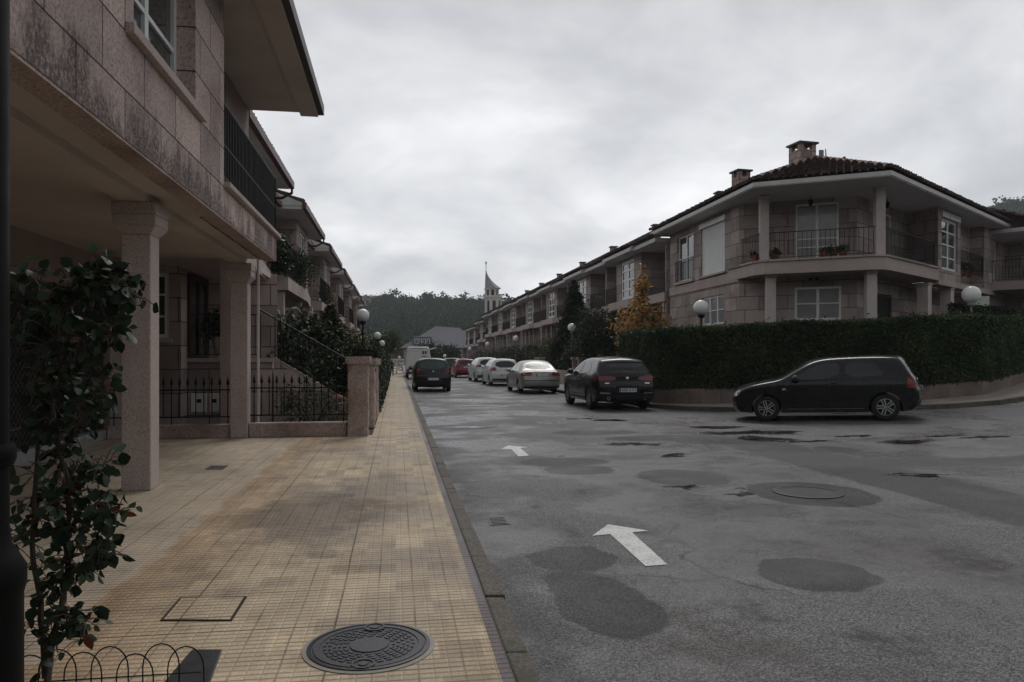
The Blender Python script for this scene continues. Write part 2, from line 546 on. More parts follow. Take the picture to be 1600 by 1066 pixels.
# overcast: darker overhead
hg = k.ramp(zz, [(0.0, 1.14), (.16, 1.0), (.42, .82), (.7, .60), (1.0, .50)])
cloud = k.mix(1.0, cloud, hg, 'MULTIPLY')
cloud = k.n('ShaderNodeVectorMath', dict(operation='SCALE'), i0=cloud, Scale=18.0).outputs[0]
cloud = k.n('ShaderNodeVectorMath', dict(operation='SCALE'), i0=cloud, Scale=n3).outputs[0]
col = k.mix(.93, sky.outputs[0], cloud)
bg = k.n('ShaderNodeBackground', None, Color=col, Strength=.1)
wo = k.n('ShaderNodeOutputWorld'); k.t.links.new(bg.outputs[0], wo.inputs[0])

# ================================================================== ground, road, pavements
def ell(u, v, ru, rv):
    c = G(u, v); l = G(u - ru, v); r = G(u + ru, v); n_ = G(u, v + rv); f_ = G(u, v - rv)
    return (c[0] + (f_[0] + n_[0] - 2 * c[0]) * .5, (f_[1] + n_[1]) / 2, abs(r[0] - l[0]) / 2, abs(f_[1] - n_[1]) / 2)

PATCH = [ell(*e) for e in [(893, 873, 74, 20), (950, 952, 84, 50), (903, 915, 46, 24), (1275, 899, 92, 30), (1268, 773, 97, 22),
                           (1068, 747, 72, 14), (905, 735, 55, 8), (880, 722, 72, 7), (1040, 685, 100, 5), (930, 676, 70, 4),
                           (1130, 690, 80, 5), (720, 668, 60, 4), (1310, 703, 34, 6)]]
PUD = [ell(*e) for e in [(1200, 686, 62, 5), (1180, 676, 110, 4), (1268, 690, 60, 3), (1415, 692, 55, 4), (1330, 683, 45, 2), (1470, 686, 50, 2), (1120, 668, 60, 3),
                         (720, 657, 50, 3), (735, 667, 40, 2), (955, 657, 45, 2), (860, 660, 30, 2), (985, 694, 60, 3), (905, 655, 35, 1.5), (1055, 712, 40, 4),
                         (1070, 762, 36, 4), (1440, 742, 70, 2.5), (1540, 690, 55, 2), (870, 713, 14, 2), (1150, 769, 26, 4)]]
ROUGHSPOT = [ell(*e) for e in [(775, 814, 20, 7), (873, 832, 26, 8), (846, 790, 22, 6), (1008, 765, 18, 5), (905, 770, 40, 9), (828, 742, 22, 4),
                               (1050, 845, 40, 22), (1230, 850, 60, 8), (1180, 960, 60, 24), (1545, 900, 80, 60), (1390, 1010, 90, 40), (1090, 790, 60, 10)]]

def roadmat():
    k = N('wet_asphalt'); p = k.pos()
    nz = k.n('ShaderNodeTexNoise', None, Vector=p, Scale=2.2, Detail=5.0).outputs[1]
    nz2 = k.n('ShaderNodeTexNoise', None, Vector=p, Scale=14.0, Detail=3.0).outputs[1]
    def warp(src, amp):
        o = k.n('ShaderNodeVectorMath', dict(operation='SUBTRACT'), i0=src, i1=(.5, .5, .5)).outputs[0]
        o = k.n('ShaderNodeVectorMath', dict(operation='SCALE'), i0=o, Scale=amp).outputs[0]
        return o
    def add(a, b): return k.n('ShaderNodeVectorMath', dict(operation='ADD'), i0=a, i1=b).outputs[0]
    pw = add(add(p, warp(nz, .30)), warp(nz2, .07))
    pp = add(add(p, warp(nz, .95)), warp(nz2, .22))
    def mask(lst, pv):
        m = None
        for cx, cy, rx, ry in lst:
            a = k.n('ShaderNodeVectorMath', dict(operation='SUBTRACT'), i0=pv, i1=(cx, cy, 0)).outputs[0]
            a = k.n('ShaderNodeVectorMath', dict(operation='MULTIPLY'), i0=a, i1=(1 / rx, 1 / ry, 0)).outputs[0]
            a = k.n('ShaderNodeVectorMath', dict(operation='LENGTH'), i0=a).outputs['Value']
            m = a if m is None else k.math('MINIMUM', m, a)
        return m
    pm = k.math('MULTIPLY', k.mapr(mask(PATCH, pw), .955, 1.02, 1, 0), k.mapr(k.noise(p, 1.3, 4, .6), .35, .6, .80, 1))
    pudd = k.math('MULTIPLY', k.mapr(mask(PUD, pp), .45, 1.1, 1, 0, True), k.mapr(k.noise(p, 5, 5, .7), .36, .54, .65, 1))
    spots = k.mapr(mask(ROUGHSPOT, pp), .2, 1.15, 1, 0, True)
    s = k.n('ShaderNodeSeparateXYZ', None, i0=pw)
    X, Y = s.outputs[0], s.outputs[1]
    b1 = k.math('MULTIPLY', k.mapr(X, 5.82, 5.90, 0, 1), k.mapr(X, 7.15, 7.35, 1, 0))
    b1 = k.math('MULTIPLY', b1, k.mapr(Y, 14.0, 15.5, 1, 0))
    b2 = k.math('MULTIPLY', k.mapr(k.math('ADD', Y, k.math('MULTIPLY', X, .1)), 10.6, 10.75, 0, 1), k.mapr(k.math('ADD', Y, k.math('MULTIPLY', X, .1)), 11.5, 11.7, 1, 0))
    b2 = k.math('MULTIPLY', b2, k.mapr(X, 6.4, 6.5, 0, 1))
    pm = k.math('MAXIMUM', pm, k.math('MULTIPLY', k.math('MAXIMUM', b1, b2), .75))
    agg = k.n('ShaderNodeTexVoronoi', dict(feature='F1'), Vector=p, Scale=115.0).outputs['Color']
    agg = k.n('ShaderNodeSeparateColor', None, i0=agg).outputs[0]
    fine = k.noise(p, 75, 3, .75)
    mott = k.noise(p, .55, 6, .6)
    br = k.noise(p, .8, 5, .65)
    base = k.ramp(k.math('ADD', k.math('MULTIPLY', agg, .6), k.math('MULTIPLY', fine, .4)), [(.20, (.032, .032, .034)), (.5, (.101, .101, .106)), (.80, (.235, .233, .24))])
    base = k.mix(1.0, base, k.ramp(mott, [(.3, .74), (.5, 1.0), (.72, 1.2)]), 'MULTIPLY')
    base = k.mix(k.mapr(br, .48, .64, 0, .75), base, k.mix(1.0, base, (.62, .52, .46), 'MULTIPLY'))
    edge = k.mapr(k.math('ADD', X, k.math('MULTIPLY', k.noise(p, 1.7, 3), .5)), .95, 1.30, .62, 1.0, True)
    base = k.mix(1.0, base, edge, 'MULTIPLY')
    patchc = k.ramp(k.math('ADD', k.math('MULTIPLY', agg, .45), k.math('MULTIPLY', fine, .55)), [(.25, (.014, .014, .0155)), (.5, (.038, .038, .041)), (.75, (.095, .095, .10))])
    col = k.mix(pm, base, patchc)
    crack = k.noise(p, 9, 4, .7)
    sp = k.math('MULTIPLY', spots, k.mapr(crack, .40, .56, .25, 1.0))
    col = k.mix(k.math('MULTIPLY', sp, .8), col, (.022, .019, .017))
    col = k.mix(k.math('MULTIPLY', pudd, .85), col, (.016, .016, .017))
    wet = k.noise(p, .42, 6, .62)
    damp = k.mapr(wet, .44, .60, 0, 1, True)
    col = k.mix(k.math('MULTIPLY', damp, .55), col, k.mix(1.0, col, (.50, .49, .50), 'MULTIPLY'))
    vo = k.n('ShaderNodeTexVoronoi', dict(feature='DISTANCE_TO_EDGE'), Vector=add(p, warp(nz, .55)), Scale=.33).outputs[0]
    crk = k.math('MULTIPLY', k.mapr(vo, .002, .010, 1, 0), k.mapr(k.noise(p, .6, 3), .46, .58, 0, 1))
    col = k.mix(k.math('MULTIPLY', crk, .75), col, (.014, .013, .012))
    r = k.mapr(damp, 0, 1, .62, .27)
    r = k.mix(pm, r, .5)
    r = k.mix(pudd, r, .06)
    h = k.math('MULTIPLY', k.math('ADD', agg, fine), k.math('SUBTRACT', 1.0, k.math('MULTIPLY', pm, .45)))
    h = k.math('MULTIPLY', h, k.math('SUBTRACT', 1.0, pudd))
    sp_ = k.math('ADD', k.math('ADD', .22, k.math('MULTIPLY', damp, .30)), k.math('MULTIPLY', pudd, .35))
    sp_ = k.math('MULTIPLY', sp_, k.math('SUBTRACT', 1.0, k.math('MULTIPLY', pm, .55)))
    return k.out(col, r, k.bump(h, .45, .008), 0, sp_)
M['road'] = roadmat()

def pavemat():
    k = N('ribbed_paving'); p = k.pos()
    wv = k.n('ShaderNodeVectorMath', dict(operation='SCALE'), i0=k.n('ShaderNodeTexNoise', None, Vector=p, Scale=1.6).outputs[1], Scale=.012).outputs[0]
    q = k.n('ShaderNodeVectorMath', dict(operation='ADD'), i0=p, i1=wv).outputs[0]
    s = k.n('ShaderNodeSeparateXYZ', None, i0=q); X, Y = s.outputs[0], s.outputs[1]
    def line(c, period, w):
        f = k.math('FRACT', k.math('DIVIDE', k.math('ADD', c, 100.0), period))
        d = k.math('MULTIPLY', k.math('MINIMUM', f, k.math('SUBTRACT', 1.0, f)), period)
        return k.mapr(d, w * .4, w, 1, 0)
    lx = line(X, .0735, .0075); ly = line(Y, .055, .011)
    jx = line(X, .2205, .0085); jy = line(Y, .22, .0085)
    rj = k.noise(p, .9, 4, .7)
    jx = k.math('MULTIPLY', jx, k.mapr(rj, .42, .58, .15, 1))
    jy = k.math('MULTIPLY', jy, k.mapr(k.noise(p, 1.3, 3), .45, .6, .1, 1))
    j2 = k.math('MAXIMUM', k.math('MULTIPLY', line(X, .882, .0085), k.mapr(k.noise(p, 1.1, 4, .7), .40, .55, .45, 1)), k.math('MULTIPLY', line(Y, 1.32, .009), k.mapr(rj, .4, .5, .2, 1)))
    tid = k.n('ShaderNodeCombineXYZ', None, X=k.math('FLOOR', k.math('DIVIDE', X, .2205)), Y=k.math('FLOOR', k.math('DIVIDE', Y, .22)), Z=0.0)
    tv = k.n('ShaderNodeTexWhiteNoise', None, Vector=tid).outputs[0]
    f = k.noise(p, 60, 3, .7)
    col = k.ramp(f, [(.25, (.41, .322, .218)), (.5, (.54, .432, .302)), (.75, (.63, .52, .38))])
    col = k.mix(1.0, col, k.ramp(tv, [(0, .68), (.12, .88), (.85, 1.04), (1, 1.20)]), 'MULTIPLY')
    big = k.noise(p, .55, 6, .65)
    col = k.mix(k.mapr(big, .46, .64, 0, .85), col, k.mix(1.0, col, (.55, .53, .53), 'MULTIPLY'))
    col = k.mix(k.mapr(k.noise(p, 4.5, 6, .7), .50, .66, 0, .5), col, k.mix(1.0, col, (.6, .57, .55), 'MULTIPLY'))
    # dry, paler strip under the overhang, brown wet band along its drip line
    xw = k.math('ADD', X, k.math('MULTIPLY', k.math('SUBTRACT', k.noise(p, 1.2, 5, .6), .5), .55))
    dry = k.math('MULTIPLY', k.mapr(xw, -1.78, -1.70, 1, 0), k.mapr(s.outputs[1], 14.4, 14.5, 1, 0))
    col = k.mix(k.math('MULTIPLY', dry, .85), col, k.mix(.55, col, (.42, .36, .29)))
    rust = k.math('MULTIPLY', k.mapr(xw, -1.78, -1.72, 0, 1), k.mapr(xw, -1.70, -.95, 1, 0))
    col = k.mix(k.math('MULTIPLY', rust, .60), col, k.mix(1.0, col, (.72, .55, .40), 'MULTIPLY'))
    for cx, cy, rx, ry, st in [(-.85, 7.4, .8, 1.7, .95), (-.2, 8.4, .6, 1.8, .7), (-.1, 5.6, .9, .35, .35)]:
        a = k.n('ShaderNodeVectorMath', dict(operation='SUBTRACT'), i0=p, i1=(cx, cy, 0)).outputs[0]
        a = k.n('ShaderNodeVectorMath', dict(operation='MULTIPLY'), i0=a, i1=(1 / rx, 1 / ry, 0)).outputs[0]
        a = k.n('ShaderNodeVectorMath', dict(operation='LENGTH'), i0=a).outputs['Value']
        a = k.math('ADD', a, k.math('MULTIPLY', k.math('SUBTRACT', k.noise(p, 2.5, 5, .7), .5), 1.6))
        col = k.mix(k.mapr(a, .5, 1.0, st, 0), col, k.mix(1.0, col, (.46, .44, .45), 'MULTIPLY'))
    grime = k.math('MULTIPLY', k.mapr(k.math('ADD', s.outputs[0], k.math('MULTIPLY', k.noise(p, 2.0, 5, .7), .5)), .35, .75, 0, 1), k.mapr(k.noise(p, 3.1, 5, .7), .4, .6, .2, 1))
    col = k.mix(k.math('MULTIPLY', grime, .6), col, k.mix(1.0, col, (.5, .47, .42), 'MULTIPLY'))
    gum = k.n('ShaderNodeTexVoronoi', dict(feature='F1'), Vector=p, Scale=2.6).outputs[0]
    col = k.mix(k.mapr(gum, .035, .05, .6, 0), col, (.10, .09, .08))
    # dark edging tiles beside the kerb
    ed = k.mapr(s.outputs[0], .488, .492, 0, 1)
    col = k.mix(ed, col, k.mix(1.0, k.ramp(f, [(.3, .11), (.7, .19)]), (1.0, .82, .86), 'MULTIPLY'))
    groove = k.mix(k.math('MULTIPLY', ly, .62), (1, 1, 1), (.42, .38, .34))
    col = k.mix(1.0, col, groove, 'MULTIPLY')
    col = k.mix(k.math('MULTIPLY', lx, .40), col, k.mix(1.0, col, (1.22, 1.2, 1.15), 'MULTIPLY'))
    dk = k.math('MAXIMUM', k.math('MAXIMUM', k.math('MULTIPLY', jx, .7), k.math('MULTIPLY', jy, .75)), j2)
    col = k.mix(k.math('MULTIPLY', dk, .82), col, (.045, .035, .026))
    h = k.math('SUBTRACT', k.math('MULTIPLY', f, .15), k.math('MAXIMUM', k.math('MAXIMUM', ly, k.math('MULTIPLY', lx, .6)), dk))
    r = k.mapr(big, .4, .6, .75, .5)
    return k.out(col, r, k.bump(h, .55, .008), 0, .35)
M['pave'] = pavemat()

def kerbmat():
    k = N('mossy_kerb'); p = k.pos()
    f = k.noise(p, 45, 3, .7)
    col = k.ramp(f, [(.3, (.055, .05, .043)), (.5, (.115, .102, .088)), (.75, (.20, .185, .165))])
    col = k.mix(k.mapr(k.noise(p, 3.2, 5, .65), .50, .64, 0, .8), col, (.060, .066, .030))
    col = k.mix(k.mapr(k.noise(p, .8, 5, .65), .50, .64, 0, .5), col, (.06, .052, .045))
    return k.out(col, .8, k.bump(f, .6, .01), 0, .3)
M['kerb'] = kerbmat()
M['pave_grey'] = plain('grey_paving', (.22, .195, .17), .8, .2, 2.2, .3, 40)
M['paint'] = None
k = N('road_paint'); p = k.pos()
wear = k.math('MAXIMUM', k.mapr(k.noise(p, 34, 4, .8), .36, .48, .8, 0), k.mapr(k.noise(p, 4, 5, .7), .56, .70, 0, .55))
M['paint'] = k.out(k.mix(wear, k.ramp(k.noise(p, 5, 4), [(.3, (.56, .56, .55)), (.7, (.70, .70, .69))]), (.20, .20, .20)), .6, k.bump(k.noise(p, 90, 2), .5, .004), 0, .4)

def grid_sheet(name, xs, ys, zf, mat, **kw):
    mb = MB()
    for y in ys:
        for x in xs: mb.v.append((x, y, zf(x, y)))
    n = len(xs)
    for j in range(len(ys) - 1):
        for i in range(n - 1):
            mb.f.append((j * n + i, j * n + i + 1, (j + 1) * n + i + 1, (j + 1) * n + i))
    return mb.build(name, mat, smooth=60, **kw)

ST = dict(kind='structure')
rng_ = lambda a, b, s: list(np.arange(a, b + 1e-6, s))
grid_sheet('ground', [-3000, -600, -150, -40, -12, -6, 0, 6, 9] + rng_(12, 54, 3) + [90, 200, 700, 3000],
           [-600, -150, -40, -10, 0] + rng_(5, 60, 5) + [100, 200, 700, 3000], lambda x, y: gz(x, y) - .10, M['soil'], **ST)
grid_sheet('road', rng_(.6, 9, .7) + rng_(9.5, 60, 1.5), rng_(-14, 40, 2) + rng_(45, 190, 8), lambda x, y: gz(x, y), M['road'], **ST)
sheet('pavement', [(-9, -8), (.545, -8), (.545, 110), (-.46, 110), (-.46, 14.5), (-9, 14.5)], lambda x, y: .12, M['pave'], 3.0, **ST)
sheet('garden_soil', [(-14, 14.5), (-.46, 14.5), (-.46, 110), (-14, 110)], lambda x, y: .10, M['soil'], 4.0, **ST)
mb = MB()
y = -8.0
while y < 110:
    l = random.uniform(.85, 1.15) if y < 30 else 4
    o = random.uniform(-.006, .006)
    mb.hexa([(.548, y + .006, -.1), (.69 + o, y + .006, -.1), (.69 + o, y + l - .006, -.1), (.548, y + l - .006, -.1)],
            [(.548, y + .006, .118 + o), (.672 + o, y + .006, .112 + o), (.672 + o, y + l - .006, .112 + o), (.548, y + l - .006, .118 + o)])
    y += l
mb.build('kerb', M['kerb'], bevel=.012, **ST)

KR = [(6.0, 150), (6.2, 90), (6.5, 62), (6.85, 42), (7.15, 32), (7.65, 24.5), (7.9, 22.6), (8.6, 21.3), (9.8, 20.2), (11.3, 19.1), (12.9, 18.2), (14.5, 17.9), (16.2, 18.1), (18.5, 19.2), (23, 22.5), (42, 37)]
WL = [(9.3, 150), (9.2, 90), (9.0, 42), (8.8, 29), (8.15, 22.9), (10.2, 21.9), (14.9, 19.45), (17.5, 20.1), (22.4, 23.9), (40, 39)]
def offset_line(pl, d):
    out = []
    for i, p in enumerate(pl):
        a = Vector(pl[max(i - 1, 0)]); b = Vector(pl[min(i + 1, len(pl) - 1)])
        t = (b - a).normalized()
        out.append((p[0] - t.y * d, p[1] + t.x * d))
    return out
KR2 = offset_line(KR, .15)
sheet('pavement', KR2 + list(reversed(WL)), lambda x, y: gz(x, y) + .12, M['pave_grey'], 2.0, **ST)
mb = MB()
for i in range(len(KR) - 1):
    a, b, c, d = KR[i], KR[i + 1], KR2[i + 1], KR2[i]
    m = max(1, int(sqrt((a[0] - b[0]) ** 2 + (a[1] - b[1]) ** 2) / 1.2))
    for q in range(m):
        t0, t1 = q / m + .004, (q + 1) / m - .004
        L = lambda p, r, t: (p[0] + (r[0] - p[0]) * t, p[1] + (r[1] - p[1]) * t)
        P = [L(a, b, t0), L(a, b, t1), L(d, c, t1), L(d, c, t0)]
        mb.hexa([(*z, gz(*z) - .1) for z in P], [(*z, gz(*z) + .125) for z in P])
mb.build('kerb', M['kerb'], **ST)
WL_in = offset_line(WL, .1)
sheet('garden_soil', WL_in + [(60, 60), (60, 150)], lambda x, y: gz(x, y) + .45, M['soil'], 4.0, **ST)

# painted arrows
def flatpoly(name, px, z, mat, **kw):
    pts = [G(u, v) for u, v in px]
    a = sum(pts[i][0] * pts[(i + 1) % len(pts)][1] - pts[(i + 1) % len(pts)][0] * pts[i][1] for i in range(len(pts)))
    if a < 0: pts.reverse()
    v, f, n = cdt(pts, .12)
    mb = MB(); mb.v = [(x, y, gz(x, y) + z) for x, y in v]
    for t in f:
        s = (v[t[1]][0] - v[t[0]][0]) * (v[t[2]][1] - v[t[0]][1]) - (v[t[1]][1] - v[t[0]][1]) * (v[t[2]][0] - v[t[0]][0])
        mb.f.append(t if s > 0 else tuple(reversed(t)))
    return mb.build(name, mat, **kw)
flatpoly('road_arrow', [(950, 820), (925.4, 838), (953.5, 835.5), (1008.7, 885.5), (1042.7, 883), (987.6, 832.7), (1013, 830)], .005, M['paint'],
         label='large white arrow painted on the wet road, the nearer of the two', cat='road marking')
flatpoly('road_arrow', [(794, 696.7), (782, 702.5), (799, 702.6), (810, 713.6), (826.7, 712.4), (813, 701), (825.6, 699.2)], .005, M['paint'],
         label='small far white arrow painted on the road near the left kerb', cat='road marking')
# ================================================================== building helpers
def window(parent, F, a, b, c, e, d=-.14, nx=2, nz=2, fm='white', pm='glass', fw=.07, name='window', zs=None, sill=None):
    mb = MB(); t = .06
    mb.fbox(F, a, b, d, d + t, c, c + fw); mb.fbox(F, a, b, d, d + t, e - fw, e)
    mb.fbox(F, a, a + fw, d, d + t, c + fw, e - fw); mb.fbox(F, b - fw, b, d, d + t, c + fw, e - fw)
    xs = [a + fw] + [a + (b - a) * i / nx for i in range(1, nx)] + [b - fw]
    for i in range(1, nx): mb.fbox(F, xs[i] - fw * .6, xs[i] + fw * .6, d, d + t * .95, c + fw, e - fw)
    zs = zs if zs is not None else [c + (e - c) * j / nz for j in range(1, nz)]
    for z in zs:
        for i in range(nx):
            l = xs[i] + (fw * .6 if i else 0); r = xs[i + 1] - (fw * .6 if i < nx - 1 else 0)
            mb.fbox(F, l, r, d, d + t * .9, z - fw * .28, z + fw * .28)
    o = mb.build(name, M[fm], parent)
    MB().fbox(F, a + fw * .5, b - fw * .5, d - .02, d + t * .35, c + fw * .5, e - fw * .5).build('pane', M[pm], o)
    if sill: MB().fbox(F, a - .08, b + .08, d, sill, c - .09, c - .003).build('sill', M['granite_plain'], o)
    return o

def shutter(parent, F, a, b, c, e, d=-.1):
    mb = MB(); n = int((e - c) / .055)
    for i in range(n):
        z0 = c + (e - c) * i / n; z1 = c + (e - c) * (i + 1) / n
        mb.face([F.p(a, d, z0), F.p(b, d, z0), F.p(b, d + .012, (z0 + z1) / 2), F.p(a, d + .012, (z0 + z1) / 2)])
        mb.face([F.p(a, d + .012, (z0 + z1) / 2), F.p(b, d + .012, (z0 + z1) / 2), F.p(b, d, z1), F.p(a, d, z1)])
    o = mb.build('roller_shutter', M['white'], parent)
    return o

def railing(parent, pts, z0, h=1.0, sp=.12, name='railing', mat='iron', r=.009, bz=.08, mid=None, **kw):
    mb = MB()
    for z in [z0 + h, z0 + bz] + ([z0 + mid] if mid else []):
        mb.tube([(*p, z) for p in pts], .018 if z == z0 + h else .012, 4)
    for i in range(len(pts) - 1):
        a, b = Vector(pts[i]), Vector(pts[i + 1]); L = (b - a).length; n = max(1, round(L / sp))
        for j in range(n + 1):
            q = a + (b - a) * j / n
            rr = .018 if j in (0, n) else r
            mb.tube([(q.x, q.y, z0 + (0 if j in (0, n) else bz)), (q.x, q.y, z0 + h)], rr, 4, False)
    return mb.build(name, M[mat], parent, **kw)

def tiles(mb, poly, up, sp=.24, row=.40, r=.095, deck=None):
    """barrel tiles over a planar roof polygon; poly[0]->poly[1] is the eave"""
    P = [Vector(p) for p in poly]
    e = (P[1] - P[0]).normalized(); nrm = e.cross(P[2] - P[0]).normalized(); s = nrm.cross(e).normalized()
    if s.z < 0: s = -s
    nrm = e.cross(s).normalized()
    if nrm.z < 0: nrm = -nrm
    q = [((p - P[0]).dot(e), (p - P[0]).dot(s)) for p in P]
    lo = min(x for x, _ in q); hi = max(x for x, _ in q)
    (deck or mb).face([P[0] + e * x + s * y + nrm * .01 for x, y in q])
    x = lo + sp / 2
    while x < hi:
        ys = []
        for i in range(len(q)):
            (x0, y0), (x1, y1) = q[i], q[(i + 1) % len(q)]
            if (x0 - x) * (x1 - x) <= 0 and abs(x1 - x0) > 1e-9: ys.append(y0 + (y1 - y0) * (x - x0) / (x1 - x0))
        if len(ys) >= 2 and max(ys) - min(ys) > .08:
            y = min(ys) - .06; ymax = max(ys)
            while y < ymax - .02:
                y2 = min(y + row, ymax)
                jx = random.uniform(-.012, .012); lift = .060 + random.uniform(-.012, .015)
                i0 = len(mb.v)
                for yy, li, rr in ((y, lift, r * 1.12), (y2 + .03, .008, r * .88)):
                    for k in range(6):
                        t = pi * k / 5
                        mb.v.append(tuple(P[0] + e * (x + jx - cos(t) * rr) + s * yy + nrm * (li + sin(t) * rr * 1.15)))
                for k in range(5): mb.f.append((i0 + k, i0 + k + 1, i0 + 7 + k, i0 + 6 + k))
                mb.f.append(tuple(i0 + k for k in range(5, -1, -1)))
                y += row
        x += sp
    return mb

def ridge(mb, a, b, r=.12, row=.4):
    a, b = Vector(a), Vector(b); d = (b - a); L = d.length; d.normalize()
    n = max(1, int(L / row)); side = d.cross(Vector((0, 0, 1))).normalized(); upv = side.cross(d)
    for i in range(n):
        i0 = len(mb.v)
        for t, rr in ((i * L / n, r * 1.12), ((i + 1.08) * L / n, r * .92)):
            for k in range(6):
                w_ = pi * k / 5
                mb.v.append(tuple(a + d * t + side * cos(w_) * rr + upv * (sin(w_) * rr - .01)))
        for k in range(5): mb.f.append((i0 + k, i0 + k + 1, i0 + 7 + k, i0 + 6 + k))
        mb.f.append(tuple(i0 + k for k in range(5, -1, -1)))

def chimney(parent, x, y, z0, z1, s=.4, rot=0.0, mat='chim', wide=None):
    mb = MB(); c_, s_ = cos(rot), sin(rot); wx = wide or s
    def bx(hx, hy, a, b, ox=0, oy=0):
        pts = [(ox - hx, oy - hy), (ox + hx, oy - hy), (ox + hx, oy + hy), (ox - hx, oy + hy)]
        mb.prism([(x + px * c_ - py * s_, y + px * s_ + py * c_) for px, py in pts], a, b)
    h = z1 - z0
    bx(wx, s, z0, z1 - .30)
    for ox in (-1, 1):
        for oy in (-1, 1): bx(.09, .09, z1 - .30, z1 - .07, ox * (wx - .09), oy * (s - .09))
    bx(.10, .10, z1 - .30, z1 - .07)
    ch = mb.build('chimney', M[mat], parent)
    mb = MB()
    bx(wx + .08, s + .08, z1 - .07, z1)
    mb.build('chimney_cap', M['gutter'], ch)
    return ch

def pots(n, F, s0, s1, d, z, lab, grp, hgt=.35, mat='flowers', plant=True):
    for i in range(n):
        s = s0 + (s1 - s0) * (i + .5) / n
        p = F.p(s, d, z)
        o = thing('flower_pot', lab, 'flower pot', p, grp)
        MB().lathe([(.10, 0), (.14, .2), (.15, .22), (.12, .22)], p, 10).build('pot', M['terracotta'], o, smooth=40)
        P, t = crown((p[0], p[1], p[2] + .22 + hgt * .45), (.18, .18, hgt * .5), 14, 10, .05)
        leafcloud('plant', P, .09, M[mat], o, rnd=t)

M['flowers'] = leafmat('flower_leaves', [(0, (.02, .045, .015)), (.6, (.05, .085, .03)), (.85, (.10, .11, .05)), (.95, (.35, .05, .05)), (1, (.5, .25, .25))])
M['green_dark'] = leafmat('dark_foliage', [(0, (.010, .018, .009)), (.5, (.026, .042, .018)), (1, (.060, .085, .036))])
M['wood'] = leafmat('wood_foliage', [(0, (.014, .032, .014)), (.5, (.026, .054, .022)), (1, (.046, .082, .032))], rough=.85, spec=.08, trans=.05)
M['green_hedge'] = leafmat('hedge_foliage', [(0, (.016, .030, .010)), (.5, (.042, .072, .024)), (1, (.10, .135, .048))])
M['green_mid'] = leafmat('mid_foliage', [(0, (.025, .042, .014)), (.5, (.055, .085, .028)), (1, (.12, .15, .05))])
M['green_olive'] = leafmat('olive_foliage', [(0, (.030, .036, .012)), (.5, (.062, .072, .022)), (1, (.12, .125, .045))])
M['autumn'] = leafmat('autumn_foliage', [(0, (.14, .05, .03)), (.3, (.38, .15, .04)), (.5, (.52, .27, .07)), (.80, (.58, .43, .13)), (.9, (.30, .32, .12)), (1, (.14, .20, .06))], trans=.3)
M['vine'] = leafmat('vine_foliage', [(0, (.008, .016, .010)), (.55, (.024, .044, .025)), (.95, (.060, .090, .050)), (.99, (.09, .03, .016)), (1, (.12, .045, .02))], rough=.52, spec=.22, trans=.12)

# ================================================================== near house on the left
H = thing('terraced_house', 'pinkish granite house over an open porch on two square pillars, nearest on the left', 'house', (-4, 8, .12))
FL = Fr((-2.2, 0), (0, 1))            # s = world y, d outwards to the street
mb = MB()
mb.wall(FL, -6, 10.1, 3.40, 6.2, [(6.75, 8.72, 4.37, 6.0)], .34)
mb.face([(-2.2, 10.1, 3.86), (-2.75, 10.1, 3.86), (-2.75, 10.1, 6.2), (-2.2, 10.1, 6.2)])
mb.box(-2.5, -2.2, 10.1, 14.35, 3.40, 3.80)
mb.build('wall', M['granite_rough'], H)
MB().box(-2.55, -2.12, 10.1, 14.42, 3.80, 3.87).build('balcony_sill', M['granite_plain'], H, bevel=.01)
mb = MB()
mb.wall(Fr((-2.72, 0), (0, 1)), 10.1, 14.5, 3.6, 6.2, [(11.2, 12.6, 3.87, 6.0)], .1)
mb.box(-2.95, -2.74, 14.2, 14.5, 3.6, 6.2)
mb.box(-2.74, -2.5, 10.1, 14.35, 3.75, 3.80)
mb.build('balcony_wall', M['plaster_pink'], H)
window(H, Fr((-2.72, 0), (0, 1)), 11.2, 12.6, 3.87, 6.0, -.08, 2, 3, name='balcony_door')
railing(H, [(-2.22, 10.12), (-2.22, 14.3), (-2.70, 14.3)], 3.87, 1.03, .10, r=.013, mid=.5)
w1 = window(H, FL, 6.75, 8.72, 4.37, 6.0, -.26, 2, 2, zs=[4.95], fw=.09)
MB().fbox(FL, 6.55, 8.95, -.30, .07, 4.28, 4.37).build('sill', M['granite_plain'], w1, bevel=.008)
MB().box(-5.3, -2.42, -6, 14.34, 3.41, 3.60).build('porch_ceiling', M['plaster'], H)
MB().box(-2.42, -2.206, -6, 14.34, 3.375, 3.45).build('wall_foot', M['granite_post'], H)
MB().box(-3.02, -2.72, -6, 14.5, 3.335, 3.409).build('beam', M['plaster'], H)
MB().tube([(-2.60, 14.78, .13), (-2.60, 14.78, 3.5)], .026, 10).build('downpipe', M['granite_col'], H, smooth=50)
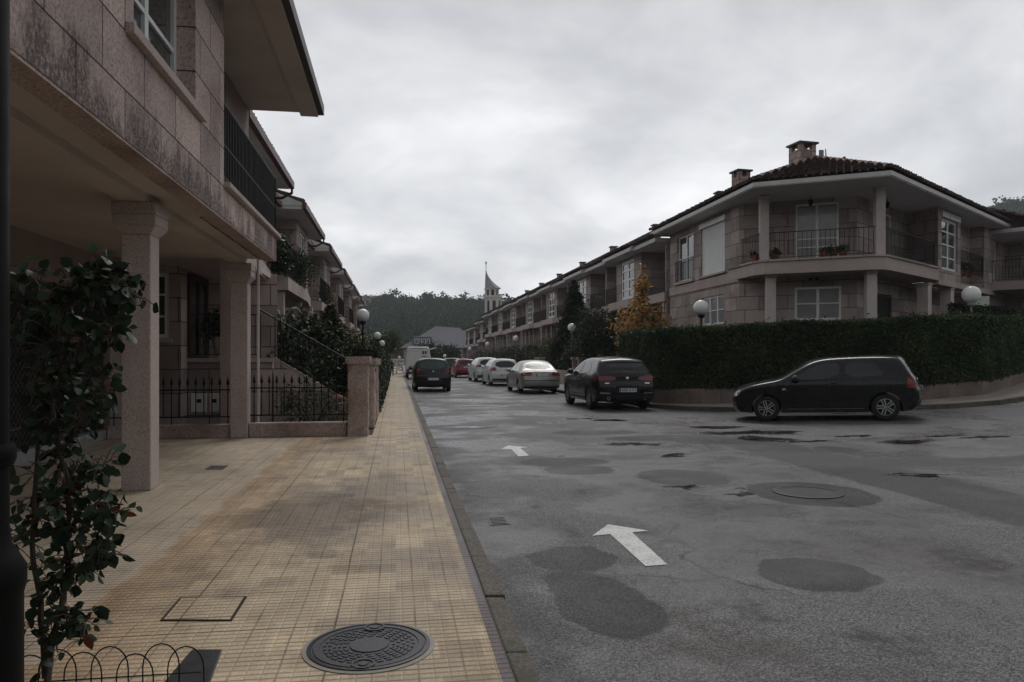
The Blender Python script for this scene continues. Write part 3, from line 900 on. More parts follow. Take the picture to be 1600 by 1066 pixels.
# eave
mb = MB(); mb.box(-8, -1.50, -6, 14.5, 6.2, 6.32); mb.box(-1.78, -1.46, -6, 14.5, 6.13, 6.2)
mb.build('eave', M['plaster'], H)
mb = MB(); mb.box(-1.50, -1.36, -6, 14.56, 6.18, 6.36); mb.build('gutter', M['gutter'], H)
mb = MB(); tiles(mb, [(-1.62, 14.5, 6.37), (-1.62, -6, 6.37), (-6.5, -6, 8.3), (-6.5, 14.5, 8.3)], (-1, 0, .4)); mb.build('roof', M['tile'], H)
for y in (9.03, 14.52):
    cx = -2.87
    mb = MB(); mb.box(cx - .155, cx + .155, y - .155, y + .155, .12, 2.98)
    mb.hexa([(cx - .155, y - .155, 2.98), (cx + .155, y - .155, 2.98), (cx + .155, y + .155, 2.98), (cx - .155, y + .155, 2.98)],
            [(cx - .23, y - .23, 3.08), (cx + .23, y - .23, 3.08), (cx + .23, y + .23, 3.08), (cx - .23, y + .23, 3.08)])
    mb.box(cx - .23, cx + .23, y - .23, y + .23, 3.08, 3.20)
    mb.box(cx - .235, cx + .235, y - .235, y + .235, 3.20, 3.333)
    mb.build('pillar', M['granite_plain'], H, bevel=.012)
# garage front under the porch
mb = MB(); FG = Fr((-5.2, 0), (0, 1))
mb.wall(FG, -6, 16.5, .12, 3.56, [(4.5, 14.7, .12, 2.75)], .2)
mb.build('garage_wall', M['plaster_pink'], H)
mb = MB(); mb.fbox(FG, 4.5, 14.7, -.16, -.12, .3, 2.75)
gd = mb.build('garage_door', M['dark'], H)
mb = MB()
for i in range(-22, 86):
    for sg in (1, -1):
        s_a = 4.5 + i * .125
        a = [s_a, .32]; b = [s_a + 2.42, 2.74]
        if sg < 0: a, b = [s_a + 2.42, .32], [s_a, 2.74]
        pts = []
        for (p, q) in ((a, b),):
            lo, hi = 0.0, 1.0
            dx = q[0] - p[0]
            for lim, sgn in ((4.52, 1), (14.68, -1)):
                t = (lim - p[0]) / dx
                if (dx > 0) == (sgn > 0): lo = max(lo, t)
                else: hi = min(hi, t)
            if hi - lo > .02:
                mb.tube([FG.p(p[0] + dx * lo, -.1 + .006 * sg, p[1] + (q[1] - p[1]) * lo), FG.p(p[0] + dx * hi, -.1 + .006 * sg, p[1] + (q[1] - p[1]) * hi)], .009, 4, False)
mb.build('lattice', M['gutter'], gd)
MB().fbox(FG, 4.5, 14.7, -.18, .04, .122, .30).build('threshold', M['steel'], gd)
# porch back: window wall, recess, raised terrace
FB = Fr((-5.2, 16.5), (1, 0))
mb = MB(); mb.wall(FB, 0, .75, .12, 3.6, [(.02, .52, 2.0, 3.36)], .3)
FR = Fr((-4.45, 16.5), (0, 1))
mb.wall(FR, 0, 2.2, .12, 3.6)
FBK = Fr((-4.45, 18.7), (1, 0))
mb.wall(FBK, 0, 1.6, .12, 3.6)
mb.build('entrance_wall', M['granite'], H)
window(H, FB, -.3, .50, 2.0, 3.36, -.09, 2, 3, sill=.06, fw=.08)
MB().fbox(FB, .05, .32, .01, .06, .13, 1.3).build('cellar_door', M['white'], H)
d_ = window(H, FR, .45, 2.05, 1.52, 3.42, .003, 2, 1, 'woodwork', 'glass', .14, 'front_door')
mb = MB(); mb.box(-4.45, -2.7, 17.0, 18.7, .12, 1.50); mb.build('terrace', M['granite'], H)
MB().box(-4.5, -2.66, 16.93, 17.12, 1.50, 1.58).build('terrace_coping', M['granite_plain'], H)
railing(H, [(-4.45, 17.02), (-2.95, 17.02)], 1.58, .95, .11, name='terrace_railing')
MB().box(-5.3, -3.0, 14.345, 18.9, 3.5, 3.62).build('recess_ceiling', M['plaster'], H)
FM = Fr((-4.45, 17.0), (1, 0))
for a, b in ((.08, .40), (.46, .84)):
    mt = MB().fbox(FM, a, b, .003, .05, .42, .82).build('meter_box', M['white'], H, bevel=.005)
    for q in ((.25, .7) if a > .3 else (.5,)): MB().fbox(FM, a + (b - a) * q - .04, a + (b - a) * q + .05, .05, .054, .62, .70).build('meter_window', M['dark'], mt)
o = thing('plant_urn', 'pale urn with trailing dark plants on the raised terrace behind its railing', 'plant urn', (-3.85, 17.45, 1.5))
MB().lathe([(.13, 0), (.16, .05), (.12, .14), (.20, .42), (.22, .55), (.17, .55)], (-3.85, 17.45, 1.5), 16).build('urn', M['fascia'], o, smooth=40)
P, t_ = crown((-3.85, 17.45, 2.3), (.38, .3, .32), 30, 22, .08); leafcloud('plant', P, .09, M['flowers'], o, rnd=t_ * .9)
# stair down to the garden with sloping balustrade
ST_ = thing('garden_stair', 'granite stair with sloping iron railing rising behind the spiked fence', 'stairs', (-1.8, 18, .12))
mb = MB()
for i in range(8):
    x1 = -2.66 + i * .27; z1 = 1.50 - (i + 1) * .165
    mb.box(x1, x1 + .27, 17.1, 18.6, .12, z1)
mb.build('steps', M['granite_plain'], ST_)
mb = MB(); sl = -.165 / .27
def zst(x): return 1.52 + (x + 2.66) * sl
mb.hexa([(-2.66, 16.98, .12), (-.55, 16.98, .12), (-.55, 17.1, .12), (-2.66, 17.1, .12)],
        [(-2.66, 16.98, zst(-2.66)), (-.55, 16.98, zst(-.55)), (-.55, 17.1, zst(-.55)), (-2.66, 17.1, zst(-2.66))])
mb.build('stringer', M['granite'], ST_)
mb = MB()
mb.tube([(-2.66, 17.04, zst(-2.66) + .05), (-.55, 17.04, zst(-.55) + .05)], .05, 4); mb.build('coping', M['granite_far'], ST_)
mb = MB(); mb.tube([(-3.0, 17.04, zst(-2.9) + 1.0), (-.7, 17.04, zst(-.7) + 1.0), (-.45, 17.04, zst(-.7) + 1.0)], .02, 6)
mb.tube([(-2.66, 17.04, zst(-2.66) + .16), (-.6, 17.04, zst(-.6) + .16)], .012, 4)
for i in range(17):
    x = -2.64 + i * .12; mb.tube([(x, 17.04, zst(x) + .05), (x, 17.04, zst(x) + 1.0)], .014, 4, False)
mb.build('handrail', M['iron'], ST_)

# spiked iron fence on a low granite wall, in two panels
def spiked(name, label, x0, x1, y, z0, z1, n):
    t = thing(name, label, 'fence', ((x0 + x1) / 2, y, .12))
    MB().box(x0, x1, y - .14, y + .14, .12, z0).build('base_wall', M['granite_post'], t, bevel=.015)
    mb = MB()
    for z in (z0 + .14, z1 - .17): mb.box(x0, x1, y - .018, y + .018, z - .012, z + .012)
    for i in range(n):
        x = x0 + (x1 - x0) * (i + .5) / n
        lo = z0 if i in (n // 2, 0, n - 1) else z0 + .14
        mb.tube([(x, y, lo), (x, y, z1 - .1)], .010, 6, False)
        mb.lathe([(.001, -.11), (.030, -.05), (.022, -.02), (.008, .05), (.001, .08)], (x, y, z1), 6)
        mb.ball((x, y, z0 + .45 + (z1 - z0) * .18), .019, 6, 4)
    mb.build('spikes', M['iron'], t)
spiked('iron_fence', 'black spiked iron fence panel between the garage and the far porch pillar', -5.15, -3.03, 14.55, .36, 1.17, 15)
spiked('iron_fence', 'black spiked iron fence panel between the porch pillar and the granite gate posts', -2.70, -.93, 14.55, .38, 1.20, 13)
for i, (x, y, h, wd, lab) in enumerate([(-.72, 14.5, 1.62, .19, 'rough granite gate post with flat capstone, nearest the camera'),
                                        (-.63, 16.2, 1.58, .17, 'rough granite gate post, second in the row from the near post'),
                                        (-.63, 18.2, 1.56, .17, 'rough granite gate post, third in the row from the near post'),
                                        (-.63, 19.6, 1.56, .17, 'rough granite gate post at the start of the clipped left hedge')]):
    t = thing('gate_post', lab, 'gate post', (x, y, .12), 'granite posts along the pavement')
    hewn(x, y, wd, .12, h - .14, M['granite_post'], 'shaft', t)
    hewn(x, y, wd + .05, h - .139, h, M['granite_post'], 'capstone', t, .012)
for y0, y1, lab in ((16.4, 18.0, 'low granite wall between the second and third gate posts'), (18.4, 19.4, 'low granite wall beyond the third gate post')):
    MB().box(-.78, -.48, y0, y1, .12, .75).build('garden_wall', M['granite_post'], bevel=.02, label=lab, cat='wall')

# ================================================================== left row beyond
def left_house(y0, y1, label, flower, red=False):
    t = thing('row_house', label, 'house', (-5, (y0 + y1) / 2, .1), 'houses along the left side of the street')
    ye = y1; ys = y1 - 9.2
    bs, be = ye - 4.4, ye - 1.2            # bay
    Fw = Fr((-4.4, 0), (0, 1)); Fb = Fr((-3.3, 0), (0, 1))
    mb = MB()
    mb.wall(Fw, y0, bs, 3.85, 6.2, [(bs - 2.6, bs - 1.0, 3.9, 6.0)], .12)
    mb.wall(Fw, be, y1, 3.85, 6.2)
    mb.wall(Fb, bs, be, 3.45, 6.2, [(bs + .9, be - .9, 4.0, 5.95)], .15)
    mb.wall(Fr((-4.4, bs), (1, 0)), 0, 1.1, 3.45, 6.2)
    first = y0 < 15
    mb.wall(Fw, 18.95 if first else y0, y1, .1, 3.45, ([] if first else [(bs - 2.5, bs - 1.3, 1.4, 3.3), (be - 2.2, be - .6, 1.9, 3.2)]), .12)
    if not first: mb.box(-4.38, -4.3, y0, y0 + .25, .1, 6.2)
    mb.build('wall', M['granite'], t)
    window(t, Fb, bs + .9, be - .9, 4.0, 5.95, -.1, 2, 3)
    window(t, Fw, bs - 2.6, bs - 1.0, 3.9, 6.0, -.08, 2, 1, pm='curtain', name='balcony_door')
    if not first:
        window(t, Fw, bs - 2.5, bs - 1.3, 1.4, 3.3, -.08, 1, 1, 'woodwork', name='front_door')
        window(t, Fw, be - 2.2, be - .6, 1.9, 3.2, -.08, 2, 2)
    bx0 = max(y0, ys - .4 + .4) if y0 > ys + .5 else ys
    mb = MB(); mb.prism([(-4.38, bx0 + .3), (-2.95, bx0 + .3), (-2.95, bs), (-3.2, be), (-4.38, be)], 3.45, 3.80)
    mb.build('balcony_slab', M['granite_plain'], t)
    railing(t, [(-4.3, bx0 + .4), (-3.02, bx0 + .4), (-3.02, bs - .1)], 3.80, 1.0, .13)
    for yy in (bx0 + .6, bs - .4, be - .3):
        MB().box(-3.35, -3.1, yy - .14, yy + .14, .1, 3.45).build('column', M['granite_plain'], t)
    e0 = bs - 1.8
    mb = MB()
    mb.box(-4.4, -2.9, e0, ye, 6.2, 6.30)
    mb.box(-4.4, -3.6, y0, e0 - .01, 6.2, 6.30)
    mb.hexa([(-4.35, e0 - .02, 6.302), (-2.9, e0 - .02, 6.302), (-2.9, e0 + .05, 6.302), (-4.35, e0 + .05, 6.302)],
            [(-4.35, e0 - .02, 6.95), (-2.9, e0 - .02, 6.40), (-2.9, e0 + .05, 6.40), (-4.35, e0 + .05, 6.95)])
    mb.build('eave', M['fascia'], t)
    mb = MB(); mb.box(-2.9, -2.78, e0 - .05, ye + .05, 6.22, 6.40)
    mb.box(-3.6, -3.5, y0, e0 - .06, 6.22, 6.38)
    mb.tube([(-2.84, ye, 6.25), (-2.84, ye, 6.10), (-3.1, ye, 5.95), (-4.2, ye, 5.9)], .04, 6)
    mb.build('gutter', M['gutter_red'], t)
    mb = MB(); tiles(mb, [(-2.98, ye, 6.40), (-2.98, e0, 6.40), (-8, e0, 8.5), (-8, ye, 8.5)], (-1, 0, .4), .25, .45)
    if e0 - y0 > .5: tiles(mb, [(-3.68, e0 - .05, 6.38), (-3.68, y0, 6.38), (-8, y0, 8.2), (-8, e0 - .05, 8.2)], (-1, 0, .4), .25, .45)
    mb.build('roof', M['tile'], t)
    return bs, bx0
LH = [(14.6, 21.2, 'left-hand granite house with dark spiky plants on its balcony, next beyond the porch house'),
      (21.3, 30.2, 'left-hand granite house with pink flowering plants trailing over its balcony'),
      (30.3, 39.6, 'left-hand granite house, third roof step beyond the porch house'),
      (39.7, 48.9, 'left-hand granite house, fourth roof step beyond the porch house'),
      (49.0, 58.2, 'left-hand granite house, fifth roof step, close above the first white globe lamp'),
      (58.3, 67.5, 'left-hand granite house, the last one before the bright green tree')]
LB = [left_house(a, b, lab, i) for i, (a, b, lab) in enumerate(LH)]
# balcony plants
def shrub(name, label, cat, c, R, mat, nclump=40, per=45, leaf=.07, cr=.13, trunk=True, group=None, z0=.1, shell=.5, aspect=.5, lo=-1.0):
    t = thing(name, label, cat, (c[0], c[1], z0), group)
    if trunk:
        mb = MB(); b = Vector((c[0], c[1], z0))
        for i in range(5):
            w_ = 2 * pi * i / 5 + .4
            m1 = b + Vector((cos(w_) * R[0] * .25, sin(w_) * R[1] * .25, (c[2] - z0) * .55))
            m2 = Vector((c[0] + cos(w_) * R[0] * .6, c[1] + sin(w_) * R[1] * .6, c[2] + R[2] * .35))
            s_ = max(.012, R[0] * .045)
            mb.tube([b + Vector((cos(w_), sin(w_), 0)) * s_, m1, m2], [s_, s_ * .7, s_ * .3], 6)
        mb.build('trunk', M['bark'], t)
    P, tint = crown(c, R, nclump, per, cr, shell=shell, lo=lo)
    k_ = P[:, 2] > z0 + .03
    leafcloud('crown', P[k_], leaf, M[mat], t, aspect=aspect, rnd=tint[k_])
    return t
shrub('balcony_plant', 'dark spiky plant overhanging the first balcony of the left row', 'plant', (-3.1, 20.6, 4.2), (.28, .8, .55), 'green_dark', 26, 40, .13, .12, True, z0=3.8, aspect=.25)
shrub('balcony_plant', 'pink flowering plant hanging over the second balcony of the left row', 'plant', (-3.05, 24.5, 4.35), (.25, .9, .6), 'flowers', 30, 40, .10, .14, True, z0=3.8)
shrub('balcony_plant', 'small red flowering plant on the third balcony of the left row', 'plant', (-3.05, 33.5, 4.2), (.25, 1.0, .4), 'flowers', 20, 30, .10, .12, True, z0=3.8)
# ================================================================== corner house on the right
H2 = thing('corner_house', 'two storey granite corner house with a chamfered columned balcony behind the big hedge', 'house', (16, 27, .6))
FC = Fr((12.6, 26.3), (.85, -.53))          # recessed chamfer wall
FL2 = Fr((12.6, 33.4), (0, -1))             # street face, s = 33.4 - y
FRt = Fr((15.95, 22.6), (.82, .57))         # side street face
ZF, ZS = 5.0, 4.5
LCH = 4.0
pc = FC.xy(LCH)
FRb = Fr(pc, (.82, .57))                    # recessed side wall
mb = MB()
mb.wall(FL2, 0, 7.1, .5, 7.3, [(3.6, 5.9, 4.95, 6.95), (3.65, 5.8, 2.9, 4.05), (.9, 2.8, 4.95, 7.0)], .18)
mb.wall(FC, 0, LCH, .5, 7.3, [(1.98, 3.42, 5.0, 7.12), (1.95, 3.5, 2.92, 4.12)], .16)
mb.wall(FRb, 0, 4.9, .5, 7.3, [(.75, 1.35, 2.3, 3.9), (1.75, 3.3, .6, 3.95), (2.2, 3.3, 5.0, 7.0)], .16)
a, b = FRb.xy(4.9), FRt.xy(5.3)
F5 = Fr(a, (b[0] - a[0], b[1] - a[1])); L5 = sqrt((b[0] - a[0]) ** 2 + (b[1] - a[1]) ** 2)
mb.wall(F5, 0, L5, ZS, 7.3)
mb.wall(FRt, 5.3, 8.05, ZS, 7.3, [(5.72, 7.65, 4.98, 6.98)], .18)
mb.wall(FRt, 8.05, 11.35, ZS, 7.3, [(9.3, 9.75, 5.2, 7.1)], .1, -.55)
mb.wall(Fr(FRt.xy(8.05, 0), FRt.n), -.55, 0, ZS, 7.3)
mb.wall(FRt, 11.35, 12.9, ZS, 7.3)
mb.wall(Fr(FRt.xy(11.35, -.55), FRt.n), 0, .55, ZS, 7.3)
mb.wall(FRb, 4.9, 14, .5, 4.55)
mb.build('wall', M['granite'], H2)
shutter(H2, FL2, 3.6, 5.9, 4.95, 6.95, -.06)
MB().fbox(FL2, 3.5, 6.0, 0.004, .06, 6.93, 7.13).build('shutter_box', M['white'], H2)
MB().fbox(FL2, 3.5, 6.0, 0.004, .09, 4.86, 4.94).build('sill', M['granite_plain'], H2)
window(H2, FL2, 3.65, 5.8, 2.9, 4.05, -.12, 3, 2, pm='curtain', fw=.08)
window(H2, FL2, .9, 2.8, 4.95, 7.0, -.14, 2, 2, pm='glass', fw=.08, name='balcony_door')
railing(H2, [FL2.xy(.85, .05), FL2.xy(2.85, .05)], 4.95, .95, .12)
MB().fbox(FL2, .75, 2.95, .004, .12, 4.84, 4.95).build('sill', M['granite_plain'], H2)
window(H2, FC, 1.98, 3.42, 5.0, 7.12, -.1, 2, 3, pm='curtain', fw=.075, zs=[5.55, 5.85], name='balcony_door')
MB().fbox(FC, 2.06, 3.34, -.098, -.055, 6.72, 6.98).build('shutter_box', M['steel'], H2)
window(H2, FC, 1.95, 3.5, 2.92, 4.12, -.1, 2, 2, pm='curtain', fw=.08)
window(H2, FRb, .75, 1.35, 2.3, 3.9, -.1, 2, 2, fw=.06)
window(H2, FRb, 1.75, 3.3, .6, 3.95, -.1, 1, 1, 'woodwork', 'dark', .1, 'garage_door')
window(H2, FRb, 2.2, 3.3, 5.0, 7.0, -.1, 1, 1, 'white', 'curtain', .07, 'balcony_door')
window(H2, FRt, 5.72, 7.65, 4.98, 6.98, -.13, 2, 4, pm='glass', fw=.10, name='window')
MB().fbox(FRt, 5.6, 7.8, .004, .08, 6.98, 7.2).build('shutter_box', M['white'], H2)
window(H2, FRt, 9.3, 9.75, 5.2, 7.1, -.63, 2, 1, fw=.07, name='window')
railing(H2, [FRt.xy(8.15, -.06), FRt.xy(11.3, -.06)], ZF, .95, .12)
railing(H2, [(12.68, 26.9), (12.66, 24.75)], ZF, .95, .12)
railing(H2, [(12.85, 24.68), (15.85, 22.78)], ZF, .95, .145)
railing(H2, [FRt.xy(.1, -.1), FRt.xy(5.2, -.1)], ZF, .95, .115)
# balcony slab with coping
out_ = [(12.55, 27.1), (12.55, 25.0), (12.72, 24.62), (15.55, 22.72), (15.98, 22.62), FRt.xy(.3, .03), FRt.xy(5.3, .03)]
inn = [FRb.xy(4.85, -.02), (pc[0], pc[1]), FC.xy(0)]
MB().prism(out_ + inn + [(12.75, 27.1)], ZS, 4.93).build('balcony_slab', M['granite_plain'], H2)
def thick_line(pl, w0, w1, z0, z1, mb):
    A = offset_line(pl, w0); B = offset_line(pl, w1)
    for i in range(len(pl) - 1):
        mb.prism([A[i], A[i + 1], B[i + 1], B[i]], z0, z1)
mb = MB(); thick_line(out_, -.06, .28, 4.932, 5.0, mb); mb.build('coping', M['granite_far'], H2)
MB().fbox(FRt, 5.3, 12.9, -.5, .03, 4.35, 4.56).build('floor_band', M['granite_plain'], H2)
MB().fbox(FL2, 0, 7.1, .003, .035, 4.42, 4.80).build('floor_band', M['granite_plain'], H2)
def column(parent, x, y, z0, z1, w_=.15, ang=0.0):
    mb = MB(); c_, s_ = cos(ang), sin(ang)
    def sq(h): return [(x + a * c_ - b * s_, y + a * s_ + b * c_) for a, b in ((-h, -h), (h, -h), (h, h), (-h, h))]
    mb.prism(sq(w_), z0, z1 - .12); mb.hexa([(*p, z1 - .12) for p in sq(w_)], [(*p, z1) for p in sq(w_ + .05)])
    return mb.build('column', M['granite_col'], parent, bevel=.01)
for x, y in ((12.82, 24.80), (15.93, 22.85)): column(H2, x, y, 5.0, 7.26, .15, -.28)
for x, y in ((13.15, 24.95), (15.85, 23.2)): column(H2, x, y, .55, 4.5, .16, -.28)
for s in (4.55, 7.2): column(H2, *FRt.xy(s, -.25), .55, 4.36, .2, .61)
# ventilation box, wall lanterns
mb = MB(); mb.fbox(FC, 2.35, 2.85, .004, .10, 4.28, 4.48); vb = mb.build('wall_vent', M['granite_far'], H2)
mb = MB()
for q in (2.42, 2.64): mb.fbox(FC, q, q + .14, .10, .105, 4.33, 4.43)
mb.build('slot', M['dark'], vb)
for F_, s in ((FC, 2.5), (FRb, 1.3)):
    mb = MB(); c_ = F_.p(s, .55, 7.05)
    mb.tube([F_.p(s, .55, 7.26), F_.p(s, .55, 7.15)], .012, 6); mb.lathe([(.02, .12), (.09, .08), (.10, .05), (.06, -.10), (.02, -.13)], c_, 6)
    mb.build('hanging_lantern', M['iron'], H2)
E1, E2, E3 = (11.85, 33.95), (11.85, 23.6), (15.3, 21.4)
rd = FRt.d; E4 = (E3[0] + rd[0] * 14.0, E3[1] + rd[1] * 14.0)
AP = (16.6, 27.8); ARt = (AP[0] + rd[0] * 12.5, AP[1] + rd[1] * 12.5)
ZE, ZA = 7.50, 9.50
MB().prism([E1, E2, E3, E4, (E4[0] - 2.5, E4[1] + 3.4), (17.5, 27.6), (16, 33.95)], 7.28, 7.36).build('soffit', M['fascia'], H2)
DK = [(11.95, 33.9), (11.95, 23.66), (15.32, 21.52), (E4[0] - .1, E4[1] + .05), (E4[0] - 2.5, E4[1] + 3.3), (17.5, 27.6), (16, 33.9)]
MB().prism(DK, 7.362, 7.535).build('roof_deck', M['soil'], H2)
mb = MB(); ol = [E1, E2, E3, E4]; thick_line(ol, -.04, .06, 7.31, 7.45, mb); mb.build('fascia', M['fascia'], H2)
dkm = MB(); mb = MB(); z3 = lambda p, z: (p[0], p[1], z)
tiles(mb, [z3(E2, ZE), z3(E3, ZE), z3(AP, ZA)], (0, 0, 1), .23, .36, deck=dkm)
tiles(mb, [z3(E1, ZE), z3(E2, ZE), z3(AP, ZA), (16.6, 33.95, ZA)], (0, 0, 1), .23, .36, deck=dkm)
tiles(mb, [z3(E3, ZE), z3(E4, ZE), z3(ARt, ZA), z3(AP, ZA)], (0, 0, 1), .23, .36, deck=dkm)
mb.build('roof', M['tile'], H2); dkm.build('roof_underlay', M['soil'], H2); mb = MB()
ridge(mb, z3(E2, ZE + .06), z3(AP, ZA + .06)); ridge(mb, z3(E3, ZE + .06), z3(AP, ZA + .06))
ridge(mb, z3(AP, ZA + .06), (16.6, 33.95, ZA + .06)); ridge(mb, z3(AP, ZA + .06), z3(ARt, ZA + .06))
mb.build('ridge_tiles', M['ridge'], H2)
chimney(H2, 16.3, 28.3, 8.8, 10.25, .37, .12)
chimney(H2, 15.05, 31.2, 8.3, 9.82, .29, .1)
chimney(H2, *[AP[i] + rd[i] * 6.2 + (-.3, .4)[i] for i in (0, 1)], 9.2, 10.0, .3, .61)
for (u, zt, lab, kind) in ((1284, 10.05, 'flat slim aerial panel beside the big chimney on the corner house roof', 0), (1292, 10.1, 'thin pointed aerial mast on the corner house roof', 1), (1319, 9.72, 'short aerial with a round knob on the corner house ridge', 2)):
    a = (u - CX) / FPX; D = 30.6
    x, y = D * (SN + a * CS), D * (CS - a * SN)
    t = thing('roof_aerial', lab, 'aerial', (x, y, 9.1))
    mb = MB()
    if kind == 0: mb.box(x - .11, x + .07, y - .03, y + .03, 9.2, zt)
    elif kind == 1: mb.tube([(x, y, 9.2), (x - .06, y, zt)], [.05, .02], 6); mb.box(x - .22, x + .24, y - .05, y + .05, 9.42, 9.52)
    else: mb.tube([(x, y, 9.2), (x, y, zt)], .02, 6); mb.ball((x, y, zt), .07, 8, 6)
    mb.build('mast', M['spire'] if kind < 2 else M['iron'], t)
for n_, s0, s1, lab in ((3, .5, 1.5, 'terracotta pot on the chamfered balcony, left of its glazed door'), (3, 2.8, 3.7, 'terracotta pot on the chamfered balcony, right of its glazed door')):
    pots(n_, FC, s0, s1, .95, 5.0, lab, 'pots on the chamfered balcony', .18)
pots(3, FRt, 8.6, 10.6, -.28, 5.0, 'plant pot behind the short side railing of the corner house', 'pots on the short side balcony', .35, 'green_mid')

# neighbour on the side street
H3 = thing('side_street_house', 'granite house with a projecting balcony at the right edge, beyond the corner house', 'house', (29, 33, .8))
FN = Fr(FRt.xy(12.95, 1.3), FRt.d)
mb = MB()
mb.wall(FN, 0, 14, .6, 7.0, [(.5, 1.2, 4.95, 6.9), (2.9, 4.1, 4.95, 6.9), (3.2, 5.5, 1.2, 3.6)], .15, -1.5)
mb.wall(Fr(FN.xy(2.5, -1.5), FN.n), 0, 1.5, .6, 7.0); mb.wall(FN, 2.5, 14, .6, 7.0, [(3.0, 4.2, 4.95, 6.9)], .12)
mb.build('wall', M['granite'], H3)
window(H3, FN, .5, 1.2, 4.95, 6.9, -1.6, 1, 2, fw=.1, name='balcony_door')
window(H3, FN, 3.0, 4.2, 4.95, 6.9, -.1, 2, 2, fw=.09)
MB().fbox(FN, -.5, 2.6, -1.45, .35, 4.55, 4.92).build('balcony_slab', M['granite_plain'], H3)
railing(H3, [FN.xy(-.4, -1.3), FN.xy(-.4, .25), FN.xy(2.5, .25)], 4.92, .95, .13)
MB().fbox(FN, -.6, 14, -4, 1.0, 7.05, 7.22).build('eave', M['fascia'], H3)
mb = MB()
tiles(mb, [FN.p(-.6, 1.05, 7.25), FN.p(14, 1.05, 7.25), FN.p(14, -5, 9.4), FN.p(-.6, -5, 9.4)], (0, 0, 1), .25, .42); mb.build('roof', M['tile'], H3)
column(H3, *FN.xy(2.2, .1), .6, 4.55, .16, .61)
for i in range(3):
    s = .4 + i * .65
    o = thing('flower_pot', 'white pot with pale flowers on the projecting balcony at the right edge', 'flower pot', FN.p(s, .0, 4.92), 'white pots on the right edge balcony')
    MB().lathe([(.12, 0), (.17, .25), (.15, .25)], FN.p(s, .0, 4.92), 10).build('pot', M['white'], o, smooth=40)
    P, t_ = crown(FN.p(s, 0, 5.3), (.25, .25, .2), 14, 10, .06); leafcloud('plant', P, .1, M['green_mid'], o, rnd=t_)

# ================================================================== right row
RW = 10.2
def right_house():
    t = thing('row_house', '', 'house', (14, 38.6, .5), 'houses of the right-hand row')
    y0, y1 = 33.5, 43.68; bs, be = 37.1, 41.5
    Fw = Fr((13.7, y1), (0, -1)); Fb = Fr((12.45, y1), (0, -1)); S = lambda y: y1 - y
    mb = MB()
    for a, b, ops in ((y0, bs, [(S(36.9), S(35.5), 4.68, 6.8), (S(36.7), S(35.3), 2.2, 4.0)]), (be, y1, [(S(43.2), S(42.2), 4.68, 6.7)])):
        mb.wall(Fw, S(b), S(a), .5, 7.0, ops, .1)
    mb.wall(Fb, S(be), S(bs), 4.2, 7.0, [(S(40.6), S(38.3), 4.75, 6.85)], .12)
    mb.wall(Fw, S(be), S(bs), .5, 4.3, [(S(40.3), S(38.5), 2.4, 3.9)], .1)
    for y in (bs, be):
        f = Fr((12.45, y), (1, 0)) if y == bs else Fr((13.7, y), (-1, 0))
        mb.wall(f, 0, 1.25, 4.2, 7.0)
    mb.box(12.45, 13.7, y1 - .12, y1, .5, 7.0); mb.box(12.45, 13.68, y0, y0 + .12, .5, 7.0)
    mb.build('wall', M['granite_far'], t)
    window(t, Fb, S(40.6), S(38.3), 4.75, 6.85, -.1, 2, 4, fw=.16)
    window(t, Fw, S(36.9), S(35.5), 4.68, 6.8, -.08, 2, 3, fw=.12, name='balcony_door')
    window(t, Fw, S(43.2), S(42.2), 4.68, 6.7, -.08, 1, 2, fw=.1, name='balcony_door')
    window(t, Fw, S(36.7), S(35.3), 2.2, 4.0, -.08, 2, 2, fw=.1)
    window(t, Fw, S(40.3), S(38.5), 2.4, 3.9, -.08, 2, 2, fw=.1)
    MB().prism([(12.35, y0), (13.65, y0), (13.65, y1), (12.35, y1), (12.35, be + .6), (12.0, be + .2), (12.0, bs - .2), (12.35, bs - .6)], 4.2, 4.62).build('balcony_slab', M['granite_plain'], t)
    railing(t, [(12.42, y0 + .15), (12.42, bs)], 4.62, .95, .13)
    railing(t, [(12.42, be), (12.42, y1 - .15)], 4.62, .95, .13)
    for y in (bs + .1, be - .1, y0 + .3, y1 - .3, 39.3):
        MB().box(12.4, 12.7, y - .15, y + .15, .5, 4.2).build('column', M['granite_far'], t)
    mb = MB(); mb.box(11.9, 13.8, y0, y1, 6.98, 7.16); mb.box(11.68, 11.9, bs - .5, be + .3, 6.98, 7.16)
    mb.hexa([(11.68, bs - .52, 7.16), (12.6, bs - .52, 7.16), (12.6, bs - .45, 7.16), (11.68, bs - .45, 7.16)],
            [(11.68, bs - .52, 7.19), (12.6, bs - .52, 7.55), (12.6, bs - .45, 7.55), (11.68, bs - .45, 7.19)])
    mb.build('eave', M['fascia'], t)
    mb = MB(); tiles(mb, [(11.85, y0, 7.22), (11.85, y1, 7.22), (17.6, y1, 9.75), (17.6, y0, 9.75)], (0, 0, 1), .26, .48)
    tiles(mb, [(11.66, bs - .5, 7.22), (11.66, be + .3, 7.22), (15, be + .3, 8.9), (15, bs - .5, 8.9)], (0, 0, 1), .26, .48)
    mb.build('roof', M['tile'], t)
    chimney(t, 17.4, 38.5, 9.3, 10.55, .23, 0, 'chim')
    return t
ORD = ['first', 'second', 'third', 'fourth', 'fifth', 'sixth', 'seventh', 'eighth', 'ninth', 'tenth']
NEXT = ['behind the orange tree', 'behind the dark conifer', 'beyond the dark conifer', 'behind the third white globe lamp', 'right of the church tower', 'just right of the church tower foot', 'below the church tower', 'left of the church tower', 'with a lower roof near the slate building', 'at the far end with the lowest roof']
R0 = right_house()
